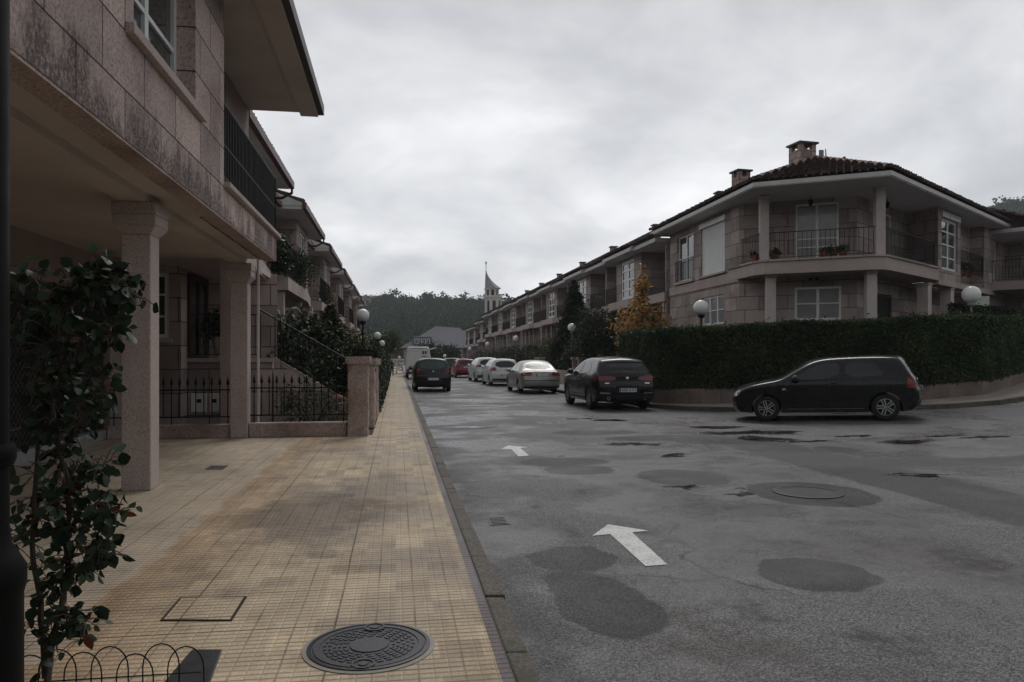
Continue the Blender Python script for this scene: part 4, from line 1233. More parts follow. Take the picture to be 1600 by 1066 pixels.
for i in range(10):
    lab = '%s granite row house past the corner house, %s' % (ORD[i], NEXT[i])
    dz = 0 if i < 7 else (-.5 if i == 7 else -1.0)
    if i == 0: R0['label'] = lab
    else: dup(R0, (14, 38.6 + RW * i, .5 + dz), label=lab)

# ================================================================== far end: slate roofed building, church, hills
def cpt(u, D):
    a = (u - CX) / FPX
    return D * (SN + a * CS), D * (CS - a * SN)
B = thing('slate_roof_building', 'long low building with a blue-grey slate hip roof at the end of the street', 'building', (9, 152, 0))
mb = MB(); mb.box(1.5, 17, 148, 166, 0, 3.3); mb.build('wall', M['granite_far'], B)
mb = MB(); r0, r1 = (8.0, 157, 7.9), (13.0, 157, 7.6)
e = [(.6, 147.2, 3.3), (18, 147.2, 3.3), (18, 167, 3.3), (.6, 167, 3.3)]
mb.face([e[0], e[1], r1, r0]); mb.face([e[1], e[2], r1]); mb.face([e[2], e[3], r0, r1]); mb.face([e[3], e[0], r0])
mb.face([e[3], e[2], e[1], e[0]])
mb.build('roof', M['slate_blue'], B)
dm = MB(); dm.hexa([(3.2, 148.6, 3.85), (6.8, 148.6, 3.85), (6.8, 154, 3.85), (3.2, 154, 3.85)], [(3.2, 148.6, 5.5), (6.8, 148.6, 5.5), (6.8, 154, 5.7), (3.2, 154, 5.7)])
d_ = dm.build('dormer', M['slate_blue'], B)
FD = Fr((3.2, 148.6), (1, 0))
for i in range(4): window(d_, FD, .25 + i * .8, .85 + i * .8, 4.1, 5.1, .005, 1, 2, fw=.11)
for i in range(5): window(B, Fr((1.5, 148), (1, 0)), 1 + i * 2.9, 2.6 + i * 2.9, 1.0, 2.8, .005, 2, 2, fw=.14)

CHR = thing('church_tower', 'pale church tower with two arcaded stages under a swept grey spire with a cross', 'church', (*cpt(769, 200), 0))
cx_, cy_ = cpt(768.5, 200); PX = 200 / FPX
def octo(r, n=8, ph=pi / 8): return [(cx_ + r * cos(ph + 2 * pi * i / n), cy_ + r * sin(ph + 2 * pi * i / n)) for i in range(n)]
ox, oy = CS, -SN
mb = MB(); dk = MB()
for (r, z0, z1, wz0, wz1, sh) in ((2.35, 0, 17.2, 12.4, 16.4, .35), (1.95, 17.45, 19.7, 17.8, 19.3, 0)):
    pts = [(x + ox * sh, y + oy * sh) for x, y in octo(r)]
    for i in range(8):
        a, b = pts[i], pts[(i + 1) % 8]
        F_ = Fr(a, (b[0] - a[0], b[1] - a[1])); L_ = sqrt((b[0] - a[0]) ** 2 + (b[1] - a[1]) ** 2)
        mb.wall(F_, 0, L_, z0, z1, [(L_ * .25, L_ * .75, wz0, wz1)], .35)
        dk.face([F_.p(L_ * .2, -.34, wz0), F_.p(L_ * .8, -.34, wz0), F_.p(L_ * .8, -.34, wz1), F_.p(L_ * .2, -.34, wz1)])
mb.prism([(x + ox * .3, y + oy * .3) for x, y in octo(2.6)], 17.2, 17.45); mb.prism(octo(2.15), 19.5, 19.75)
mb.build('tower', M['stone_pale'], CHR); dk.build('openings', M['dark'], CHR)
mb = MB(); rings = []
for i in range(13):
    t = i / 12; wd = 2.25 * (1 - t) ** 2.0 + .06; lx = -1.75 - .25 * (1 - t) + .15 * t
    q = [(cx_ + ox * (lx + wd + wd * cos(pi / 8 + pi * j / 4) * 1.0) - SN * -1 * 0 + (SN * wd * sin(pi / 8 + pi * j / 4)),
          cy_ + oy * (lx + wd + wd * cos(pi / 8 + pi * j / 4)) + CS * wd * sin(pi / 8 + pi * j / 4), 19.75 + 5.6 * t) for j in range(8)]
    rings.append(len(mb.v)); mb.v.extend(q)
for i in range(12):
    for j in range(8): mb.f.append((rings[i] + j, rings[i] + (j + 1) % 8, rings[i + 1] + (j + 1) % 8, rings[i + 1] + j))
mb.f.append(tuple(rings[0] + j for j in reversed(range(8))))
mb.build('spire', M['spire'], CHR)
tx, ty = cx_ + ox * -1.55, cy_ + oy * -1.55
mb = MB(); mb.tube([(tx, ty, 25.2), (tx, ty, 27.0)], .09, 6); mb.ball((tx, ty, 26.4), .22, 8, 6)
mb.tube([(tx - .35 * CS, ty + .35 * SN, 26.75), (tx + .35 * CS, ty - .35 * SN, 26.75)], .07, 4); mb.build('cross', M['iron'], CHR)

# hills; the ring behind the camera is unseen, added to darken reflections and walls
HP = [(-181, 90), (-120, 85), (-70, 60), (-25, 46), (-6, 33), (-3.5, 33.5), (-.8, 35), (1.0, 32), (3.8, 34.5), (6, 35), (9, 33), (11, 28.5), (16, 40), (25, 62), (34, 84), (39.5, 92), (41.2, 106), (44, 113), (52, 112), (80, 100), (120, 95), (181, 90)]
def hill_h(az):
    d = math.degrees(az)
    for (a, h), (b, g2) in zip(HP, HP[1:]):
        if a <= d <= b: return h + (g2 - h) * (d - a) / (b - a)
    return HP[0][1] if d < 0 else HP[-1][1]
def hill_z(x, y):
    r = sqrt(x * x + y * y); az = atan2(x, y)
    R = 520 + 180 * min(max((math.degrees(az) - 14) / 22, 0), 1)
    t = min(max((r - 250) / (R - 250), 0), 1); t = t * t * (3 - 2 * t)
    n_ = 4 * sin(x * .021) * cos(y * .017) + 2.5 * sin(x * .05 + 1) * sin(y * .043)
    return -2 + (hill_h(az) + n_) * t
mb = MB(); az_ = [radians(a) for a in np.arange(-180, 180.1, 1.5)]; rr_ = [250, 290, 330, 370, 410, 450, 490, 530, 580, 640, 700, 760, 850]
for r in rr_:
    for a in az_: mb.v.append((r * sin(a), r * cos(a), hill_z(r * sin(a), r * cos(a)) - (0 if r < 720 else (r - 720) * .2)))
n_ = len(az_)
for j in range(len(rr_) - 1):
    for i in range(n_ - 1): mb.f.append((j * n_ + i, j * n_ + i + 1, (j + 1) * n_ + i + 1, (j + 1) * n_ + i))
M['hill'] = plain('hill_grass', (.035, .05, .022), .95, .4, .02)
mb.build('hill', M['hill'], smooth=80, **ST)
PP = []; TT = []; SS = []
def hill_trees(a0, a1, r0, r1, n, s0, s1):
    for _ in range(n):
        az = radians(random.uniform(a0, a1)); r = sqrt(random.uniform(r0 * r0, r1 * r1))
        x, y = r * sin(az), r * cos(az); h = random.uniform(s0, s1) * (1.45 if random.random() < .06 else 1); z = hill_z(x, y)
        P, t = crown((x, y, z + h * .52), (h * .40, h * .40, h * .46), 12, 11, h * .085, shell=.5, lo=-.3)
        PP.append(P); TT.append(np.clip(.5 + (t - .5) * .7 + random.uniform(-.25, .25), 0, 1)); SS.append(np.full(len(P), h * .115) * RNG.uniform(.7, 1.2, len(P)))
hill_trees(-9, 16, 262, 545, 2400, 5.5, 9.5)
hill_trees(36, 47, 520, 720, 800, 7, 11)
leafcloud('hill_wood', np.concatenate(PP), np.concatenate(SS), M['wood'], aspect=.85, rnd=np.concatenate(TT), label='distant dark green wood covering the hills behind the street', cat='wood', kind='stuff')
for u, D, zt, lab in ((563, 455, 3.5, 'white house among the trees on the far hillside, left end'), (571, 445, 2.5, 'small pale house just right of the white hillside house')):
    x, y = cpt(u, D); z = hill_z(x, y) + 5
    t = thing('hillside_house', lab, 'house', (x, y, z - 4))
    MB().box(x - 3, x + 3, y - 4, y + 4, z - 4, z + zt).build('wall', M['white'], t)
    mb = MB(); mb.hexa([(x - 3.4, y - 4.4, z + zt), (x + 3.4, y - 4.4, z + zt), (x + 3.4, y + 4.4, z + zt), (x - 3.4, y + 4.4, z + zt)], [(x - 3.4, y - .2, z + zt + 2), (x + 3.4, y - .2, z + zt + 2), (x + 3.4, y + .2, z + zt + 2), (x - 3.4, y + .2, z + zt + 2)])
    mb.build('roof', M['tile'], t)
# ================================================================== air
hz = N('haze_air')
hv = hz.n('ShaderNodeVolumePrincipled', None, Density=0.0004, Anisotropy=.0)
hz.set(hv, 'Color', (.86, .90, .96, 1))
ho = hz.n('ShaderNodeOutputMaterial'); hz.t.links.new(hv.outputs[0], ho.inputs['Volume'])
if HAZE:
    o = MB().prism([(-450, -25), (660, -25), (660, 880), (-450, 880)], -3.2, 180).build('haze', hz.m, kind='stuff', label='thin pale haze softening the distant hills')

# ================================================================== hedges and retaining wall
def hedge_line(name, label, pl, width, zf0, zf1, leaf, dens, mat, grp=None, parts=True):
    """clipped hedge: dark core and a skin of small leaves; pl = front line, body lies to its left"""
    t = thing(name, label, 'hedge', (pl[len(pl) // 2][0], pl[len(pl) // 2][1], zf0(*pl[0])), grp)
    B_ = offset_line(pl, width)
    c0, c1 = offset_line(pl, .09), offset_line(pl, width - .09)
    mb = MB()
    for i in range(len(pl) - 1):
        q = [c0[i], c0[i + 1], c1[i + 1], c1[i]]
        mb.hexa([(*p, zf0(*p)) for p in q], [(*p, zf1(*p) - .09) for p in q])
    mb.build('branches', M['soil'], t)
    P = []
    def quad(a, b, c, d, n):
        s, u = RNG.random((2, n)); s = s[:, None]; u = u[:, None]
        a, b, c, d = map(np.array, (a, b, c, d))
        P.append((a * (1 - s) + b * s) * (1 - u) + (d * (1 - s) + c * s) * u)
    for i in range(len(pl) - 1):
        L_ = sqrt((pl[i + 1][0] - pl[i][0]) ** 2 + (pl[i + 1][1] - pl[i][1]) ** 2)
        for A in (pl, B_):
            a, b = A[i], A[i + 1]; h = zf1(*a) - zf0(*a)
            quad((*a, zf0(*a)), (*b, zf0(*b)), (*b, zf1(*b)), (*a, zf1(*a)), int(L_ * h * dens * (1 if A is pl else .4)))
        quad((*pl[i], zf1(*pl[i])), (*pl[i + 1], zf1(*pl[i + 1])), (*B_[i + 1], zf1(*pl[i + 1])), (*B_[i], zf1(*pl[i])), int(L_ * width * dens))
    for e_ in (0, -1):
        a, b = pl[e_], B_[e_]; h = zf1(*a) - zf0(*a)
        quad((*a, zf0(*a)), (*b, zf0(*b)), (*b, zf1(*a)), (*a, zf1(*a)), int(width * h * dens))
    P = np.concatenate(P)
    bump_ = .05 * np.sin(P[:, 0] * 3.1 + P[:, 2] * 2) * np.cos(P[:, 1] * 2.7 - P[:, 2] * 1.3)
    P += RNG.normal(size=P.shape) * .035 + bump_[:, None] * .6
    top_ = P[RNG.random(len(P)) < .03]; hi_ = np.array([zf1(x, y) for x, y, _ in top_]); top_ = top_[top_[:, 2] > hi_ - .1]
    top_ = top_ + np.stack([RNG.normal(0, .03, len(top_)), RNG.normal(0, .03, len(top_)), RNG.exponential(.055, len(top_))], 1); P = np.concatenate([P, top_])
    tint = np.clip(.42 + RNG.normal(0, .17, len(P)) + .25 * np.sin(P[:, 0] * 2.2) * np.sin(P[:, 2] * 3 + P[:, 1] * 1.7), 0, 1)
    leafcloud('foliage', P, leaf, M[mat], t, aspect=.45, rnd=tint)
    return t
def dense_line(pl, st):
    out = []
    for i in range(len(pl) - 1):
        a, b = pl[i], pl[i + 1]; n = max(1, int(sqrt((a[0] - b[0]) ** 2 + (a[1] - b[1]) ** 2) / st))
        out += [(a[0] + (b[0] - a[0]) * k / n, a[1] + (b[1] - a[1]) * k / n) for k in range(n)]
    return out + [pl[-1]]
HL = [(8.8, 29), (8.15, 22.9), (10.2, 21.9), (14.9, 19.45), (17.5, 20.1), (22.4, 23.9), (30, 30)]
WT = lambda x, y: .58 + gz(x, y) * .85
t = thing('retaining_wall', 'low pinkish concrete retaining wall under the big clipped hedge', 'wall', (14, 20, .2))
A_, B_ = offset_line(HL, 0), offset_line(HL, .25)
k_ = 0
for i in range(len(HL) - 1):
    p, q = (A_[i], A_[i + 1], B_[i + 1], B_[i]), None
    MB().hexa([(*z, gz(*z) - .1) for z in p], [(*z, WT(*z)) for z in p]).build('wall_panel', M['retain'], t)
hedge_line('hedge', 'large dark clipped hedge on the low wall in front of the corner house', dense_line(offset_line(HL, .03), 1.5), 1.0,
           lambda x, y: WT(x, y), lambda x, y: 2.46 + .036 * max(0, x - 8) + .03 * sin(x * 2.3) , .085, 1700, 'green_hedge')
FH2 = [FRt.xy(5.3, .9), FRt.xy(17, 1.6)]
hedge_line('hedge', 'darker second hedge behind the big hedge, under the white globe at the right edge', dense_line(FH2, 1.5), .55, lambda x, y: .8, lambda x, y: 3.55, .09, 900, 'green_dark')
hedge_line('hedge', 'dark clipped hedge along the left pavement beyond the granite gate posts', dense_line([(-.5, 20.2), (-.5, 48)], 1.5), .9, lambda x, y: .1, lambda x, y: 1.72 + .08 * sin(y * 1.3) + .1 * sin(y * .45), .085, 900, 'green_dark')

# ================================================================== trees and shrubs
def tree(name, label, x, y, z0, zt, R, mat, nclump, per, leaf, cr, th=None, group=None, shell=.35, lo=-.8):
    cz = (zt + (th or (z0 + (zt - z0) * .25))) / 2 + .0
    return shrub(name, label, 'tree', (x, y, cz), (R, R, (zt - cz)), mat, nclump, per, leaf, cr, True, group, z0, shell, .5, lo)

def conifer(name, label, x, y, z0, zt, R, mat, n=26, leaf=.16):
    t = thing(name, label, 'tree', (x, y, z0))
    MB().tube([(x, y, z0), (x, y, zt - .1)], [R * .10, .015], 7).build('trunk', M['bark'], t)
    P = []; br = MB()
    for i in range(n):
        f = i / (n - 1); z = z0 + .25 + (zt - z0 - .35) * f; r = R * (1 - f) ** .8 * random.uniform(.85, 1.1) + .06
        for j in range(9):
            w_ = random.uniform(0, 2 * pi); rr = r * random.uniform(.75, 1.12)
            tip = np.array((x + cos(w_) * rr, y + sin(w_) * rr, z - rr * .22))
            b0 = np.array((x, y, z + .05))
            if rr > .25: br.tube([b0, tip], [.018, .005], 3, False)
            m = int(14 + 34 * rr)
            s_ = RNG.random(m)[:, None] ** .6
            P.append(b0 + (tip - b0) * s_ + RNG.normal(size=(m, 3)) * np.array((.10, .10, .05)) * (.5 + rr * .6))
    br.build('limbs', M['bark'], t)
    P = np.concatenate(P); P = P[P[:, 2] > z0]
    leafcloud('crown', P, leaf, M[mat], t, aspect=.28, rnd=np.clip(RNG.normal(.45, .22, len(P)), 0, 1))
    return t
conifer('conifer', 'tall dark conifer in front of the right-hand row, left of the round dark tree', 11.15, 46.5, .5, 6.45, 1.85, 'green_dark', 40, .20)
tree('garden_tree', 'round dense dark green tree between the conifer and the orange tree', 9.75, 35.6, .5, 4.4, 1.3, 'green_dark', 120, 70, .10, .17, .9)
# autumn tree: thin leader over a wide low crown
t = thing('autumn_tree', 'small tree with orange and yellow autumn leaves above the left end of the hedge', 'tree', (10.35, 31.0, .6))
mb = MB(); bx, by = 10.35, 31.0
mb.tube([(bx, by, .5), (bx + .05, by, 2.4), (bx + .15, by, 5.2)], [.07, .045, .008], 6)
tips = []
for i in range(30):
    z = random.uniform(1.9, 3.5) if i < 22 else random.uniform(3.5, 4.6); f = (z - 1.9) / 3.0; L_ = ((1.25 - .25 * f) if i < 22 else .55 * (1 - f) + .15) * random.uniform(.6, 1.12); w_ = random.uniform(0, 2 * pi)
    tp = (bx + cos(w_) * L_, by + sin(w_) * L_, z + random.uniform(.05, .5)); tips.append(((bx + .08, by, z), tp))
    mb.tube([(bx + .08, by, z), tp], [.018, .005], 4, False)
mb.build('trunk', M['bark'], t)
P = np.concatenate([np.array(a) + (np.array(b) - np.array(a)) * (RNG.random(62)[:, None] ** .5) * 1.05 + RNG.normal(size=(62, 3)) * .13 for a, b in tips] + [np.array((bx + .12, by, 4.6)) + RNG.normal(size=(75, 3)) * np.array((.13, .13, .42))])
leafcloud('crown', P, .17, M['autumn'], t, aspect=.36, rnd=np.clip(RNG.normal(.5, .25, len(P)), 0, 1))

for i, (x, y, zt, R, mt, lab) in enumerate([
        (10.6, 52, 2.9, 1.3, 'green_mid', 'bushy garden shrub left of the tall conifer behind the silver car'),
        (10.3, 57.5, 2.8, 1.4, 'green_dark', 'dark garden shrub between two white globe lamps, behind the white cars'),
        (10.4, 66.5, 2.6, 1.4, 'green_dark', 'dark shrub in front of the columns of the right row, behind the far white car'),
        (10.4, 76, 2.5, 1.5, 'green_mid', 'mid green shrub in the far right gardens, right of the red car'),
        (10.2, 88, 2.6, 1.6, 'green_dark', 'dark shrub in the far right gardens, above the red car'),
        (9.9, 40.5, 2.3, .9, 'green_dark', 'low dark shrub under the conifer, above the silver car roof'),
        (12.6, 27.9, 2.75, .5, 'green_dark', 'small dark shrub between the orange tree and the globe lamp at the corner house')]):
    shrub('garden_shrub', lab, 'shrub', (x, y, (zt + .5) / 2), (R, R, (zt - .5) / 2), mt, 46, 45, .13, .18, True, None, .45)
for x, y, zt, R, lab in ((4.9, 116, 3.7, 2.2, 'dark tree in front of the slate roof at the street end, right of the motorhome'),
                         (8.0, 124, 3.5, 2.2, 'dark tree at the end of the street, just left of the lowest row house'),
                         (14.5, 141, 4.0, 2.2, 'dark tree in front of the right end of the slate roofed building')):
    tree('street_tree', lab, x, y, 0, zt, R, 'green_dark', 70, 40, .28, .35, .8)
# left gardens
shrub('magnolia_bush', 'broad glossy bush with large leaves behind the spiked fence on the left', 'shrub', (-2.45, 20.0, 1.45), (1.15, 1.3, 1.15), 'green_dark', 85, 46, .15, .17, True, None, .1)
shrub('low_shrub', 'low mixed flowering shrub at the foot of the garden stair', 'shrub', (-1.7, 16.0, .55), (.8, .7, .45), 'flowers', 26, 30, .08, .12, True, None, .1)
conifer('garden_conifer', 'feathery olive green conifer behind the glossy bush on the left', -2.1, 24.6, .1, 3.3, 1.25, 'green_olive', 26, .15)
shrub('garden_shrub', 'dark green shrub below the first white globe lamp on the left', 'shrub', (-1.75, 29, 1.5), (.85, 1.6, 1.3), 'green_olive', 60, 45, .12, .17, True, None, .1)
shrub('garden_shrub', 'dark shrub left of the second globe lamp on the left pavement', 'shrub', (-1.8, 37, 1.4), (.9, 2.4, 1.2), 'green_dark', 60, 45, .13, .2, True, None, .1)
shrub('garden_shrub', 'dark shrub just left of the third globe lamp on the left', 'shrub', (-2.0, 47, 1.45), (1.0, 2.6, 1.3), 'green_dark', 60, 45, .15, .2, True, None, .1)
tree('pavement_tree', 'bright yellow green tree at the far end of the left pavement', -1.1, 71, .1, 4.1, 1.6, 'green_mid', 80, 50, .20, .24, 1.4)
tree('pavement_tree', 'dark tree behind the bright green tree at the far left end', -2.6, 84, .1, 3.9, 2.2, 'green_olive', 70, 40, .25, .3, 1.2)
# banana-like plant beside the porch pillar
t = thing('banana_plant', 'plant with long broad pale green leaves beside the far porch pillar', 'plant', (-3.3, 19.6, .1))
mb = MB()
for w_, L_, h in ((.3, .9, 2.9), (2.2, .8, 2.6), (-.9, .7, 2.8), (3.6, .7, 2.4)):
    pts = []
    for i in range(9):
        f = i / 8; pts.append((Vector((-3.3 + cos(w_) * L_ * f, 19.6 + sin(w_) * L_ * f, .6 + (h - .6) * sin(f * 1.9) / 1.0)), .17 * sin(pi * min(max(f, .05), .98)) ** .6))
    sd_ = Vector((-sin(w_), cos(w_), 0))
    for (a, r1), (b, r2) in zip(pts, pts[1:]):
        for sg in (-1, 1):
            mb.face([a, b, b + sd_ * sg * r2 + Vector((0, 0, -.04)), a + sd_ * sg * r1 + Vector((0, 0, -.04))])
mb.tube([(-3.3, 19.6, .1), (-3.3, 19.6, .8)], .06, 8)
M['banana'] = plain('broad_leaf', (.09, .15, .04), .4, .25, 4)
mb.build('leaves', M['banana'], t)

# low garden walls and gate piers on the right, seen over the parked cars
for y0, y1, lab in ((30, 36.0, 'low garden wall on the right, between the hedge end and the first gate piers'), (37.6, 46.5, 'low garden wall on the right, below the tall conifer'), (48, 58, 'low garden wall on the right, below the bushy shrub'), (59.5, 95, 'long low garden wall at the far right gardens')):
    MB().box(8.95, 9.2, y0, y1, .1, .85).build('garden_wall', M['granite_post'], label=lab, cat='wall')
for y, lab in ((36.2, 'granite gate pier beside the black SUV roof, the nearer of its pair'), (37.4, 'granite gate pier beside the black SUV roof, the farther of its pair'), (46.7, 'gate pier above the silver car, nearer one'), (47.8, 'gate pier above the silver car, farther one')):
    t = thing('gate_pier', lab, 'gate post', (9.07, y, .1), 'gate piers of the right gardens')
    MB().box(8.9, 9.24, y - .16, y + .16, .1, 1.45).build('shaft', M['granite_post'], t); MB().box(8.84, 9.3, y - .22, y + .22, 1.45, 1.58).build('capstone', M['granite_far'], t)
# ================================================================== globe street lamps
def lamp(label, x, y, zg, r, z0, pole, rad=.035, group=None):
    t = thing('globe_lamp', label, 'street lamp', (x, y, z0), group)
    mb = MB(); mb.lathe([(rad * 1.9, 0), (rad * 1.9, .25), (rad * 1.15, .32), (rad, .5), (rad * .85, zg - r - z0 - .08)], (x, y, z0), 12); mb.build('pole', M[pole], t, smooth=40)
    mb = MB(); mb.lathe([(rad, -.10), (r * .42, -.07), (r * .46, .0), (r * .40, .05)], (x, y, zg - r), 14); mb.build('collar', M[pole], t, smooth=40)
    MB().ball((x, y, zg), r, 28, 18).build('globe', M['globe'], t, smooth=80)
    return t
GL = 'white globe lamps on the left pavement'; GR = 'white globe lamps on the right'
for x, y, zg, lab in ((-1.16, 26.4, 3.04, 'white globe lamp on a black pole, largest on the left, above the gate posts'), (-1.15, 45.5, 2.85, 'white globe lamp on the left, middle one in line'), (-1.12, 58.5, 2.62, 'white globe lamp on the left, farthest and lowest in line')):
    lamp(lab, x, y, zg, .225, .1, 'iron', group=GL)
lamp('white globe lamp above the hedge in front of the roller shutter of the corner house', 10.45, 24.7, 3.31, .27, .5, 'iron', group=GR)
lamp('white globe lamp above the hedge at the right edge, before the second hedge', 18.3, 21.6, 3.61, .28, .7, 'pole_pale', group=GR)
for x, y, zg, lab in ((9.95, 42.0, 3.28, 'white globe lamp in front of the tall dark conifer'), (9.95, 62.6, 3.14, 'white globe lamp on a pale pole left of the bushy shrubs, second past the conifer'),
                      (9.95, 82.5, 2.98, 'white globe lamp below the church tower'), (9.9, 102.5, 2.62, 'white globe lamp left of the church tower foot above the red car'), (9.8, 150, 1.62+.05, 'small distant white globe lamp right of the dark street tree')):
    if y > 140: x, y = cpt(695, 108); 
    lamp(lab, x, y, zg, .24 if y < 90 or y > 104 else .25, .1 if y < 104 else 0, 'pole_pale', group=GR)

# ================================================================== cars
def carpaint(name, c, rough=.22, spec=.5, metal=0.0):
    k = N(name); p = k.obj()
    f = k.noise(p, 2.5, 5, .6); dirt = k.noise(p, 60, 2, .6)
    s = k.n('ShaderNodeSeparateXYZ', None, i0=p)
    col = k.ramp(f, [(.3, tuple(x * .9 for x in c)), (.7, tuple(min(1, x * 1.08) for x in c))])
    low = k.math('MULTIPLY', k.mapr(s.outputs[2], .2, .5, .22, 0), k.mapr(dirt, .4, .65, .3, 1))
    col = k.mix(low, col, (.10, .09, .08))
    return k.out(col, k.mapr(f, .3, .7, rough * .8, rough * 1.3), None, metal, spec, Coat_Weight=.35, Coat_Roughness=.05)
M['paint_black'] = carpaint('black_car_paint', (.006, .006, .007), .25, .25)
M['paint_bluegrey'] = carpaint('deep_black_car_paint', (.008, .008, .011), .25, .25)
M['paint_dark'] = carpaint('anthracite_car_paint', (.014, .014, .017), .3, .3)
M['paint_silver'] = carpaint('silver_car_paint', (.33, .315, .30), .32, metal=.4)
M['paint_white'] = carpaint('white_car_paint', (.70, .71, .71), .3)
M['paint_red'] = carpaint('red_car_paint', (.26, .012, .022), .3)
M['van_white'] = carpaint('white_camper_shell', (.82, .82, .80), .45)
M['rubber'] = plain('tyre_rubber', (.014, .014, .014), .85, .2, 10)
M['plastic'] = plain('black_plastic', (.018, .018, .019), .55, .15)
M['gap'] = plain('panel_gap', (.004, .004, .004), .8, .1)
M['alloy'] = plain('alloy_rim', (.55, .55, .56), .28, .08, 8, metal=.8)
M['alloy_dark'] = plain('dark_alloy', (.32, .32, .33), .3, .1, 8, metal=.8)
M['carglass'] = plain('car_glass', (.020, .026, .026), .04, .1, 2, spec=.5)
M['carglass_light'] = plain('pale_car_glass', (.018, .024, .025), .05, .15, 1.5, spec=.55)
M['carglass_green'] = plain('green_tinted_glass', (.06, .09, .085), .22, .2, 3, spec=.35)
M['red_lamp'] = plain('red_lamp', (.22, .010, .014), .15, .25, 14, spec=.6)
M['red_dark'] = plain('dark_red_lamp', (.10, .006, .010), .15, .25, 14, spec=.6)
M['clear_lamp'] = plain('clear_lamp', (.62, .62, .60), .12, .1, 20, spec=.7)
M['plate'] = plain('number_plate', (.62, .63, .64), .4, .05)
M['plate_blue'] = plain('plate_blue_band', (.03, .06, .25), .4, .05)
M['chrome'] = plain('chrome', (.6, .6, .6), .12, .05, metal=1.0)

